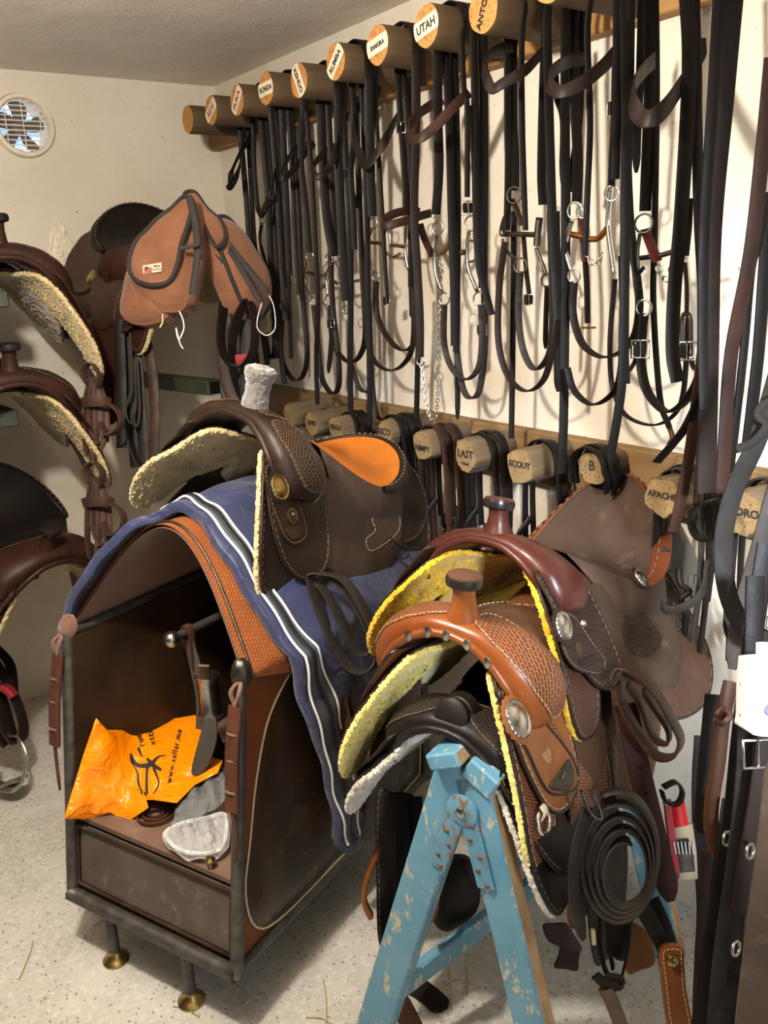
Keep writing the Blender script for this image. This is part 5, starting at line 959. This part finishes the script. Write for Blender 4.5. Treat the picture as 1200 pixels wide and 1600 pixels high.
# latigo of the chestnut saddle: folded and tucked, with the long tail hanging
TCc = 1.60
ps('latigo', m_brown, .046, .006, [(958, 1062), (966, 1046), (990, 1050), (1024, 1082), (1052, 1128), (1064, 1158), (1052, 1180), (1024, 1178), (994, 1140), (972, 1098), (964, 1070)], Cc.E, edgeon(.55), TCc)
ps('latigo', m_brown, .034, .005, [(980, 1070), (1000, 1100), (1020, 1150), (1042, 1160), (1044, 1140), (1024, 1108), (1005, 1080)], Cc.E, edgeon(.55), TCc+.01)
Cc.patch('floral_tooling', [(978, 905), (1002, 930), (1012, 965), (1034, 1000), (1012, 1026), (985, 1018), (972, 985), (980, 945)], .0428, .0012, wl('tooled_roughout', '4e4036', '3e322a', rough=.8, tool=22.0, mortar='2a211b', spec=.2), Cc.sj)
ox = leather('oxblood_latigo', '4a261f', '381c17', .5, 9, .2, worn='5e352b')
lt = ps('latigo_tail', ox, .042, .005, [(978, 1100), (992, 1170), (1008, 1240), (1030, 1330), (1048, 1408)], Cc.E, VR_.tolist(), TCc+.03, tip=True)
for q in ((1003, 1200), (1012, 1240), (1022, 1282), (1032, 1326)): lathe('punched_hole', [(.0042, 0), (.0042, .0008), (.001, .001)], m_black, lt, dep(q[0]-2, q[1], TCc+.024), -VIEW, n=12, local=False)
# brush with a red handle hung in the leathers
m_redp = flat('red_plastic', 'b0121a', .3); m_tanp = fabric('tan_canvas_sheath', 'a89a82', '857861', .8, 20, .3, 200, 0)
BR_ = thing('hoof_pick', 'red-handled pick with a ribbed grey blade, tucked beside the oxblood strap', 'tool', dep(1062, 1310, 1.66))
ps('handle', m_redp, .014, .010, [(1042, 1250), (1046, 1285), (1052, 1330), (1056, 1362)], BR_, VR_.tolist(), 1.655); ps('handle_back', m_redp, .028, .010, [(1058, 1255), (1064, 1290)], BR_, VR_.tolist(), 1.67)
ps('sheath', m_tanp, .038, .012, [(1066, 1288), (1072, 1330), (1074, 1372)], BR_, VR_.tolist(), 1.675, smooth=False); ps('blade', m_iron, .034, .006, [(1062, 1314), (1070, 1340), (1072, 1362)], BR_, VR_.tolist(), 1.655, smooth=False)
for i in range(6): ps('blade_rib', m_steel, .003, .004, [(1052+i*6, 1315), (1056+i*5.4, 1334)], BR_, VR_.tolist(), 1.649)
ps('leather_loop', m_dark, .022, .005, [(1036, 1230), (1056, 1222), (1066, 1238), (1058, 1256), (1040, 1252), (1034, 1236)], BR_, VIEW.tolist(), 1.64); lathe('bolt', [(.006, 0), (.005, .004), (.001, .005)], m_steel, BR_, dep(1040, 1254, 1.645), -VIEW, n=14, local=False)
# stirrups and leathers hanging below
m_tan3 = leather('tan_stirrup_leather', '8a4f1e', '6f3d16', .5, 7, .2, worn='9c6530'); m_dw = wood('dark_stirrup_wood', '4a3828', '33261a', 2, 30, .6)
def px_sheet(name, label, cat_, O, t, mat, th=.006, nrm=None, dome=0.0, parent=None, stitchm=None):
    n = -VIEW if nrm is None else np.asarray(nrm, float); n = n/np.linalg.norm(n); q = dep(*np.mean(O, 0), t); u = np.cross([0, 0, 1], n); u /= np.linalg.norm(u); v = np.cross(n, u)
    uv = [((onplane(*p, q, n)-q)@u, (onplane(*p, q, n)-q)@v) for p in O]; fn = lambda a, b, h: q+np.asarray(a, float)[..., None]*u+np.asarray(b, float)[..., None]*v+(np.asarray(h, float)+.006*np.sin(np.asarray(a)*31+np.asarray(b)*17))[..., None]*n
    o = sheet(name, uv, fn, 0, th, mat, parent, n=70, rings=8, local=False, dome=dome)
    if stitchm: stitch(uv, fn, th+.0007, o, stitchm, .006, local=False) if parent is None else stitch(uv, fn, th+.0007, o, stitchm, .006, local=False)
    return top(o, label, cat_) if label else o
tq = float(proj(bagf((318-215)/700, (1198-1165)/700, 0.0))[..., 2])-.095
px_sheet('tongue', None, None, [(299, 1207), (303, 1184), (314, 1146), (322, 1118), (338, 1120), (341, 1148), (333, 1180), (320, 1204), (308, 1212)], tq, grey, .008, parent=H); ps('tongue_strap', grey, .026, .006, [(318, 1040, 2.06), (324, 1080, tq+.02), (330, 1130, tq-.005)], H, VR_.tolist())
ST = thing('stirrup', 'tan leather-covered stirrup hanging at the bottom right behind the trestle', 'stirrup', dep(1052, 1520, 1.55))
px_sheet('side', None, None, [(1028, 1476), (1060, 1472), (1064, 1500), (1068, 1540), (1080, 1600), (1084, 1640), (1052, 1640), (1042, 1600), (1032, 1530)], 1.55, m_tan3, .014, parent=ST, stitchm=m_stitch)
lathe('bolt', [(.011, 0), (.010, .005), (.006, .008), (.001, .008)], m_brass, ST, dep(1050, 1500, 1.53), -VIEW, n=18, local=False); ps('tread', m_tan3, .05, .014, [(1055, 1650), (1150, 1680)], ST, VIEW.tolist(), 1.6); ps('hanger_strap', m_grey, .03, .005, [(1000, 1410), (1022, 1450), (1042, 1486)], ST, VR_.tolist(), 1.56); ps('hanger_strap', m_dark, .024, .005, [(1020, 1405), (1036, 1440), (1050, 1482)], ST, VR_.tolist(), 1.6)
F2 = thing('stirrup', 'dark wooden stirrup with its black leathers below the coil, bottom of the frame', 'stirrup', dep(960, 1500, 1.6))
for L_ in ([(938, 1425), (936, 1470), (944, 1510), (956, 1535)], [(952, 1425), (950, 1470), (958, 1512)], [(985, 1425), (984, 1460), (978, 1500), (970, 1532)]): ps('leather', m_black, .018, .005, L_, F2, edgeon(.4), 1.58)
px_sheet('fender_tail', None, None, [(945, 1420), (985, 1420), (982, 1475), (976, 1500), (958, 1495), (948, 1460)], 1.61, near_black, .006, parent=F2); ps('keeper', m_dark, .020, .006, [(930, 1524), (948, 1538), (968, 1540), (966, 1530), (945, 1528)], F2, (0, 0, 1), 1.565); ps('wood_bow', m_dw, .026, .018, [(946, 1544), (960, 1575), (976, 1620), (985, 1660)], F2, VR_.tolist(), 1.57)
ps('white_tab', m_stitch, .008, .008, [(926, 1452), (928, 1475)], F2, VR_.tolist(), 1.56)
px_sheet('suede_flap', 'orange-brown suede flap hanging behind the black stirrup leathers', 'saddle flap', [(985, 1440), (1010, 1455), (1022, 1500), (1000, 1516), (980, 1520), (976, 1470)], 1.68, leather('orange_brown_suede', '8c5a22', '744818', .8, 9, .4, sheen=.3))
px_sheet('leather_flap', 'purple-brown leather flap hanging under the tan saddle', 'saddle flap', [(848, 1446), (866, 1441), (884, 1440), (896, 1458), (908, 1480), (890, 1484), (872, 1478), (856, 1470)], 1.6, leather('purple_brown_leather', '3c2a28', '2c1f1e', .6, 9, .3))
px_sheet('leather_flap', 'square-cut end of purple-brown leather below the flap under the tan saddle', 'saddle flap', [(876, 1476), (890, 1478), (904, 1482), (903, 1498), (901, 1515), (884, 1514), (866, 1512), (872, 1494)], 1.62, bpy.data.materials['purple_brown_leather'])
F3 = thing('stirrup', 'black fender and tan-edged stirrup hanging left of the trestle', 'stirrup', dep(620, 1400, 1.85))
px_sheet('fender', None, None, [(588, 1240), (612, 1236), (650, 1245), (666, 1290), (660, 1380), (640, 1440), (612, 1482), (592, 1470), (588, 1380)], 1.86, near_black, .006, parent=F3, stitchm=m_stitchd)
ps('stirrup_leather', m_black, .03, .006, [(626, 1240), (630, 1320), (626, 1400), (612, 1470)], F3, VR_.tolist(), 1.83); ps('stirrup_leather', m_black, .026, .006, [(650, 1245), (652, 1320), (640, 1400)], F3, VR_.tolist(), 1.84)
ps('bow', m_tan3, .03, .010, [(592, 1325), (582, 1350), (570, 1385), (570, 1410), (580, 1432)], F3, VIEW.tolist(), 1.80); ps('bow', m_tan3, .03, .010, [(676, 1380), (682, 1405), (676, 1430), (662, 1444)], F3, VIEW.tolist(), 1.80)
px_sheet('stirrup_hood', 'dark stirrup hood hanging in the gap between the trestle legs', 'stirrup', [(690, 1340), (730, 1335), (748, 1380), (738, 1420), (700, 1448), (676, 1430), (680, 1380)], 1.95, near_black, .03, dome=.02)
top(strap('strap_end', [wz(600, 1530, .01), wz(640, 1535, .012), wz(672, 1556, .008), wz(694, 1578, .006)], .055, .005, m_dark, None, hint=(0, 0, 1) if False else (.6, .6, 0), tip=True), 'broad brown strap end lying on the floor between the trestle legs', 'strap')
top(strap('strap_end', [wz(612, 1545, .02), wz(632, 1580, .012), wz(660, 1640, .006)], .05, .005, m_brown, None, hint=(.8, .3, 0)), 'brown strap on the floor running out at the bottom edge', 'strap')
# ---------------------------------------------------------------- brown canvas saddle bags
canvas = fabric('brown_canvas', '86593c', '75492f', .85, 14, .3, 420, .2, .25); m_bind = fabric('black_binding', '171514', '1f1c1b', .7, 30, .2, 300, .1)
PB = thing('saddle_bag', 'brown canvas saddle bags with black binding slung over the pommel', 'saddle bag', dep(300, 320, 2.75))
def pouch(nm, O, t, nrm, dome, th=.02, bind=True):
    n = np.asarray(nrm, float); n /= np.linalg.norm(n); q = dep(*np.mean(O, 0), t); u = np.cross([0, 0, 1], n); u /= np.linalg.norm(u); v = np.cross(n, u)
    uv = np.array([((onplane(*p, q, n)-q)@u, (onplane(*p, q, n)-q)@v) for p in O]); fn = lambda a, b, h: q+np.asarray(a, float)[..., None]*u+np.asarray(b, float)[..., None]*v+(np.asarray(h, float)+.004*np.sin(np.asarray(a)*40+np.asarray(b)*25))[..., None]*n
    o = sheet(nm, uv, fn, -th, th, canvas, PB, n=80, rings=12, local=False, dome=dome)
    if bind: c = smooth_closed(uv, 80); mk('binding', *tube_geo(fn(c[:, 0], c[:, 1], np.zeros(80)), .007, k=8, closed=True, smooth=False), m_bind, o, local=False)
    return o, fn, (q, n, u, v)
nl = (-.72, -.62, .30)
pouch('lower_pouch', [(230, 400), (200, 420), (190, 455), (188, 488), (205, 505), (235, 506), (262, 494), (270, 450)], 2.70, nl, .045, .05, False)
o, fn, fr = pouch('pouch', [(298, 312), (262, 340), (222, 372), (206, 410), (200, 440), (208, 462), (228, 478), (262, 488), (288, 480), (298, 450), (306, 400), (313, 350)], 2.66, nl, .055, .07, False)
o, fn, fr = pouch('flap', [(286, 308), (262, 330), (232, 356), (214, 374), (204, 405), (204, 426), (216, 440), (240, 446), (264, 438), (278, 412), (284, 380), (294, 345), (302, 316)], 2.60, nl, .012, .006)
q, n, u, v = fr
for nm, m, P in (('label', m_tape, [(223, 415), (252, 410), (253, 424), (224, 428)]), ('label_flag', flat('flag_red', 'a8543c', .7), [(225, 419), (237, 417), (237, 426), (225, 427)]), ('flag_canton', flat('flag_blue', '32405f', .7), [(226, 417), (231, 416), (231, 421), (226, 422)])):
    lift = {'label': .013, 'label_flag': .0138, 'flag_canton': .0146}[nm]; pq = [onplane(*p, q+n*lift, n) for p in P]; mk(nm, pq+[x-n*.0015 for x in pq], [[3, 2, 1, 0], [4, 5, 6, 7]]+[[i, (i+1) % 4, 4+(i+1) % 4, 4+i] for i in range(4)], m, PB, smooth=False, local=False)
cL = onplane(245, 419, q+n*.0142, n); letters('KAVITS', .009, m_ink, PB, plane_fn(cL-np.array([0, 0, .004]), n, (0, 0, 1)), .0002, local=False); letters('TAIL IN', .007, m_ink, PB, plane_fn(cL+np.array([0, 0, .006]), n, (0, 0, 1)), .0002, local=False)
nr = (.55, -.80, .22)
pouch('pouch', [(338, 340), (362, 344), (385, 378), (408, 410), (420, 440), (420, 476), (408, 498), (384, 484), (362, 440), (345, 395), (334, 362)], 2.80, nr, .05, .07)
pouch('yoke', [(288, 306), (304, 302), (322, 326), (345, 348), (352, 372), (338, 384), (322, 356), (308, 334)], 2.68, (-.1, -.8, .6), .012, .012)
for P in ([(306, 304), (330, 345), (360, 385), (395, 430), (415, 455)], [(312, 318), (340, 365), (372, 412), (405, 470)], [(318, 330), (330, 380), (350, 410)]): ps('black_strap', m_bind, .016, .006, P, PB, VR_.tolist(), 2.70)
ps('black_strap', m_bind, .02, .006, [(295, 306), (304, 345), (308, 395), (300, 460)], PB, VR_.tolist(), 2.57); ps('black_strap', m_bind, .012, .005, [(282, 388), (298, 385), (310, 382)], PB, (0, 0, 1), 2.55)
tube('drawcord', pp([(280, 486), (286, 500), (287, 515), (279, 530), (275, 512), (281, 536), (286, 545)], 2.6), .0022, m_white, PB); tube('drawcord', pp([(254, 490), (254, 503), (250, 512)], 2.6), .0028, m_stitch, PB); tube('wire_loop', pp([(410, 470), (402, 500), (404, 516), (418, 524), (430, 512), (428, 480), (420, 460)], 2.72), .0025, m_steel, PB)
# ---------------------------------------------------------------- leathers of the saddles on the back wall
def bundle(label, cx, y0, y1, t, mat, group):
    E = thing('strap_bundle', label, 'strap bundle', dep(cx, y0, t), group); w = .022
    for k, (dx, a, b) in enumerate(((-14, 0, .95), (-6, .02, .8), (2, .0, 1.0), (10, .05, .72), (16, .1, .9))):
        ya, yb = y0+(y1-y0)*a, y0+(y1-y0)*b; ps('strap', mat, w, .005, [(cx+dx*.4, ya), (cx+dx, ya*.7+yb*.3), (cx+dx*1.1, ya*.3+yb*.7), (cx+dx*.6+(8 if k % 2 else -4), yb)], E, edgeon(.5+.2*k), t+.006*k, tip=k % 2 == 0)
    ps('strap', mat, .03, .005, [(cx-12, y0+8), (cx-20, y0-10), (cx-6, y0-22), (cx+8, y0-8), (cx+6, y0+12)], E, edgeon(.4), t-.01)
    m = y0+(y1-y0)*.30; ps('wrap', mat, .034, .006, [(cx-22, m+2, t), (cx-8, m-2, t-.025), (cx+12, m-2, t-.025), (cx+24, m+2, t)], E, (0, 0, 1)); ps('tail', mat, .03, .005, [(cx+20, m), (cx+40, m+18), (cx+38, m+40), (cx+20, m+50), (cx+8, m+30)], E, edgeon(.4), t-.02)
    return E
bl = leather('dusty_brown_strap', '5c4236', '46312a', .55, 9, .2, worn='6f564a')
bundle('wrapped brown strap bundle, upper of the two below the top left saddle', 148, 590, 720, 2.70, bl, 'wrapped strap bundles by the left saddles'); bundle('wrapped brown strap bundle, lower of the two left of the blue cover', 152, 745, 880, 2.68, bl, 'wrapped strap bundles by the left saddles')
LE = thing('stirrup_leathers', 'dark stirrup leathers and straps hanging below the near side of the mahogany saddle', 'stirrup leathers', dep(215, 600, 2.85))
for k, P in enumerate(([(196, 510), (202, 580), (205, 650), (212, 730)], [(208, 505), (216, 580), (222, 660), (228, 740)], [(222, 508), (236, 570), (242, 640), (240, 720)], [(186, 500), (190, 600), (190, 700)])): ps('leather', [m_black, m_dark, m_brown, m_black][k], .034, .006, P, LE, VR_.tolist(), 2.84-.01*k)
for P in ([(203, 520), (206, 600), (196, 640), (204, 662), (212, 630), (210, 560)], [(214, 560), (218, 640), (212, 668), (207, 640)]): ps('saddle_string', m_grey, .008, .003, P, LE, VR_.tolist(), 2.79)
ps('curved_fender', m_dark, .05, .008, [(198, 655), (206, 700), (222, 730), (246, 716)], LE, VIEW.tolist(), 2.8)
RE = thing('latigo_coil', 'dark looped latigo hanging under the far side of the mahogany saddle', 'latigo', dep(370, 540, 2.72))
ps('loop', m_dark, .04, .006, [(350, 480), (345, 520), (352, 560), (378, 572), (396, 548), (398, 500), (388, 470), (370, 500), (362, 540)], RE, edgeon(.5), 2.72); ps('tail', m_brown, .036, .006, [(346, 520), (350, 580), (362, 620), (380, 645)], RE, VR_.tolist(), 2.74); ps('tail', m_black, .05, .006, [(384, 500), (388, 570), (386, 640)], RE, VR_.tolist(), 2.78); ps('red_tag', m_red_ink, .03, .004, [(368, 562), (392, 560)], RE, (0, 0, 1), 2.73)
px_sheet('far_fender', None, None, [(345, 470), (385, 460), (396, 540), (392, 640), (352, 640), (342, 560)], 2.86, near_black, .006, parent=RE)
# wall racks
m_green = paint('dark_green_paint', '3d4434', '31372b', '6a6a58', .66); m_rack = paint('rack_paint', '3f4238', '32352d', '5a5a50', .66)
R1 = thing('saddle_rack', 'empty green bar of a saddle rack standing out from the back wall', 'saddle rack', (1.17, YB, 1.26)); a, b = np.array([1.16, YB-.01, 1.262]), np.array([1.295, 2.86, 1.258])
bar('bar', a, b, .05, .07, m_green, R1, hint=(0, 0, 1)); bar('end_plug', b-(b-a)*.002, b+(b-a)*.012, .042, .06, m_black, R1, hint=(0, 0, 1)); box('wall_block', wy(184, 588, 3.44), (.10, .07, .10), m_vent, R1, bev=.012, local=False)
for nm_, sdl, lab in (('E', Ee, 'rack bar under the mahogany saddle with the canvas bags'), ('F', Ff, 'rack bar under the topmost left saddle'), ('G', Gg, 'rack bar under the middle left saddle'), ('H', Hh, 'rack bar under the lowest left saddle')):
    f_ = sdl.w(np.array([.13, 0, -.055])); b_ = sdl.w(np.array([-.2, 0, -.055])); w_ = np.array([b_[0]+(b_[0]-f_[0])*.5, YB-.012, b_[2]]); R = thing('saddle_rack', lab, 'saddle rack', w_)
    bar('bar', w_, f_, .05, .06, m_rack, R, hint=(0, 0, 1)); box('wall_plate', w_, (.12, .02, .2), m_rack, R, local=False); bar('brace', w_-[0, .0, .09], (f_+w_)/2-[0, 0, .02], .03, .03, m_rack, R, hint=(1, 0, 0))
# aluminium stirrup resting on the floor at the left
m_alu = metal('brushed_aluminium', 'b4b4b0', .35, '93938f'); SL = thing('stirrup', 'aluminium stirrup on dark leathers, resting on the floor at the left edge', 'stirrup', wz(24, 1228, 0))
TS = 2.86
ps('frame', m_alu, .062, .006, [(-4, 1190, TS+.1), (-2, 1222, TS+.06), (10, 1230, TS+.0), (26, 1228, TS-.02), (38, 1210, TS-.02), (40, 1180, TS-.02), (32, 1158, TS), (22, 1150, TS+.02)], SL, edgeon(-.5)); ps('tread', m_alu, .05, .01, [(6, 1226, TS+.03), (36, 1216, TS)], SL, VIEW.tolist())
for k, P in enumerate(([(-10, 1030), (14, 1070), (34, 1120), (36, 1150), (24, 1160), (8, 1140), (-8, 1090)], [(-10, 1060), (6, 1100), (20, 1150)], [(-8, 1010), (16, 1040), (22, 1090)], [(-20, 1100), (-4, 1150), (10, 1165)])): ps('leather', [m_dark, m_black, m_black, m_dark][k], .035, .006, P, SL, edgeon(.6), TS+.02*k)
ps('red_wrap', m_red_ink, .04, .02, [(-6, 1072), (10, 1076), (22, 1088)], SL, VIEW.tolist(), TS-.02); lathe('rivet', [(.008, 0), (.005, .004), (.001, .004)], m_steel, SL, dep(30, 1158, TS-.03), -VIEW, n=12, local=False)
# ---------------------------------------------------------------- halters and reins on the lower log pegs
def log_tack(i, label, mats, nl, drop, L_=.20):
    y, z, r = LOGS[i]; E = thing('halter', label, 'halter', (XW-.12, y, z+r), 'tack on the log pegs'); x0 = XW-.10
    for k in range(nl):
        x = x0-.022*k; m = mats[k % len(mats)]; rr = r+.007+.004*(k % 2); dz = drop*(.75+.12*((k*7) % 4))
        P = [(x, y+rr*.95, z-dz*.8), (x, y+rr*1.05, z-dz*.4), (x, y+rr*1.02, z)]+[(x, y+rr*math.cos(a), z+rr*math.sin(a)) for a in np.linspace(.35, math.pi-.35, 7)]+[(x, y-rr*1.02, z), (x+.01, y-rr*1.1, z-dz*.45), (x+.015, y-rr*.9, z-dz)]
        strap('strap', P, .019, .005, m, E, hint=(1, 0, 0), n=4)
    if i == 7: return
    q = np.array([x0-.03, y-.02, z-drop*.7]); ring('ring', q, (-1, -.4, 0), .014, .003, m_iron, E); tube('rope_knot', [q+[0, .02, .06], q+[-.008, .008, .03], q+[.008, -.006, .012], q+[-.006, .004, -.006], q+[0, -.006, -.05], q+[0, .0, -.13]], .007, m_black, E)
    P = [q+[0, .05, .1], q+[-.04, .06, .04], q+[-.05, .01, -.02], q+[-.02, -.05, .02], q+[0, -.05, .1]]; strap('noseband', P, .018, .005, mats[0], E, hint=(0, 0, 1)); buckle(E, q+[-.012, -.03, .05], (-1, -.4, 0), (0, 0, 1), .02, m_iron)
for i, lab, ms, nl, dr in ((2, 'black strap loops on the log peg lettered DIEGO', [m_black, m_dark], 3, .25), (3, 'black strap loops on the log peg lettered RICO', [m_black], 4, .3), (4, 'dark brown halter looped on the log peg lettered NIMPY', [m_dark, m_brown], 4, .40), (5, 'black rope halter on the log peg lettered LAST', [m_black, m_dark], 3, .38), (6, 'dark halter hanging from the log peg lettered SCOUT', [m_dark, m_black], 2, .36),
                            (7, 'black strap loops on the log peg behind the chestnut saddle rim', [m_black], 3, .055), (8, 'grey-black straps wrapped over the log peg lettered APACHE', [m_grey, m_black], 3, .34), (9, 'black bridle looped on the log peg lettered PEDRO', [m_black, m_grey], 2, .4)): log_tack(i, lab, ms, nl, dr)
top(strap('rein_loop', [wx(*p, .24) for p in [(1118, 782), (1092, 790), (1080, 815), (1090, 838), (1112, 842), (1134, 826), (1138, 800), (1122, 782)]], .022, .005, m_black, None, hint=(1, 0, .2), closed=False), 'black strap loop hanging left of the peg lettered PEDRO', 'strap')
# ---------------------------------------------------------------- tack hanging at the right edge, close by
RG = 'straps of the tack hung at the right edge'
def hang(label, mt, w, P, t, hint=None, **k): return top(ps('hanging_strap', mt, w, .005, P, None, hint or VR_.tolist(), t, **k), label, 'strap', RG)
g2 = leather('oily_grey_leather', '2c2926', '211e1c', .65, 8, .2, worn='403c38', spec=.25)
hang('wide grey strap curving down past the peg lettered PEDRO', g2, .030, [(1222, 560), (1186, 680), (1146, 770), (1130, 850), (1138, 930), (1168, 985), (1215, 1010)], 1.40)
hang('flat grey strap with a cut end left of the white plastic bottle', m_grey, .034, [(1215, 760), (1185, 870), (1162, 950), (1144, 1046)], 1.46, tip=True)
hang('tied black lace ends at the right edge beside the flat black strap', g2, .014, [(1215, 620), (1192, 634), (1184, 650), (1198, 664), (1178, 690), (1150, 702)], 1.38)
hang('long black strap running from beside the white bottle to the bottom edge', m_black, .030, [(1198, 850), (1176, 1000), (1158, 1150), (1142, 1300), (1114, 1470), (1090, 1640)], 1.34)
hang('black strap hanging just left of the white plastic bottle', m_black, .028, [(1180, 900), (1176, 1060), (1170, 1200), (1152, 1400), (1136, 1640)], 1.30)
hang('dark grey strap nearest the stiff brown leather panel', g2, .022, [(1166, 1040), (1162, 1200), (1148, 1340), (1128, 1480), (1112, 1640)], 1.27)
hang('buckled dark strap under the white plastic bottle', m_dark, .036, [(1206, 1120), (1192, 1230), (1176, 1330), (1160, 1430)], 1.24)
hang('pointed black strap left of the braided brown strap', m_black, .028, [(1114, 1085), (1106, 1170), (1100, 1240), (1096, 1302)], 1.5, tip=True)
hang('black strap low at the right, behind the long ones', m_black, .045, [(1150, 1250), (1130, 1400), (1120, 1520), (1115, 1650)], 1.42); hang('dark brown strap at the bottom right corner by the leather panel', m_dark, .04, [(1182, 1300), (1165, 1420), (1150, 1540), (1145, 1650)], 1.3)
hang('black strap behind the red-handled pick at the lower right', m_black, .04, [(1100, 1150), (1096, 1230), (1098, 1320), (1104, 1420), (1100, 1500)], 1.78); hang('dark brown strap between the pick and the long black straps', m_dark, .035, [(1112, 1330), (1108, 1420), (1100, 1520), (1096, 1640)], 1.5)
bs = top(ps('braided_strap', leather('laced_brown_leather', '55341f', '422716', .5, 9, .2), .024, .008, [(1142, 1065), (1130, 1120), (1122, 1190), (1112, 1255), (1112, 1300), (1124, 1340)], None, VR_.tolist(), 1.44), 'brown laced strap with knots hanging right of the checkered brown skirt', 'strap', RG)
tube('knot', pp([(1120, 1118), (1130, 1108), (1140, 1118), (1128, 1130), (1118, 1124)], 1.425), .006, lac, bs)
for q in ((1150, 1482, 1.26), (1136, 1310, 1.28), (1172, 1330, 1.22)): top(ring('ring_hook', dep(*q), -VIEW+VR_*.8, .010, .0024, m_steel), {1150: 'small steel hook low on the straps at the right edge', 1136: 'small steel ring left of the buckled strap at the right edge', 1172: 'steel ring on the dark strap above the leather panel'}[q[0]], 'hook', RG)
buckle(bs, dep(1184, 1178, 1.20), -VIEW, (0, 0, 1), .032, m_steel)
px_sheet('leather_apron', 'stiff brown leather panel in the bottom right corner', 'leather apron', [(1236, 1160), (1196, 1190), (1184, 1280), (1174, 1380), (1162, 1480), (1150, 1640), (1240, 1640), (1260, 1400)], 1.12, leather('stiff_brown_leather', '5e4e40', '4a3c31', .6, 8, .5, worn='75634f'), .008, nrm=(-.75, -.6, .1))
wb = plaster('speckled_white_plastic', 'cfd1d2', 'c6c8c9', 'aaa8a3', True, .05, 8); WB = thing('plastic_bottle', 'white speckled plastic bottle at the right edge among the straps', 'bottle', dep(1200, 1086, 1.2))
O = [(-.030, -.050), (.036, -.050), (.040, -.03), (.040, .03), (.036, .05), (-.022, .050), (-.031, .04), (-.034, -.03)]; q = dep(1203, 1086, 1.2); u_, v_ = VR_, ROT[:, 1]
sheet('body', O, lambda a, b, h: q+np.asarray(a, float)[..., None]*u_+np.asarray(b, float)[..., None]*v_-np.asarray(h, float)[..., None]*VIEW, -.035, .06, wb, WB, n=90, rings=8, local=False, dome=.006); lathe('cap', [(.001, 0), (.014, 0), (.014, .02), (.001, .021)], m_white, WB, q+v_*.05+VIEW*.01, v_, local=False)
ps('printed_curve', flat('violet_print', '6a5a9a', .6), .003, .001, [(1206, 1100), (1199, 1106), (1198, 1114), (1204, 1118)], WB, VR_.tolist(), 1.166)
# straw on the floor
m_straw = flat('dry_straw', 'a8955c', .8)
straws = [((270, 1572), (312, 1590)), ((290, 1560), (300, 1585)), ((505, 1530), (510, 1600)), ((478, 1590), (520, 1600)), ((700, 1500), (705, 1580)), ((728, 1500), (730, 1555)), ((690, 1545), (720, 1530)), ((150, 1445), (220, 1400)), ((30, 1530), (52, 1470))]
for a, b in straws: top(tube('straw', [wz(*a, .003), (wz(*a, .003)+wz(*b, .003))/2+[.006, .004, .001], wz(*b, .003)], .0013, m_straw, None, k=5), 'thin dry stalk of straw lying on the concrete floor', 'straw', 'straws on the floor')
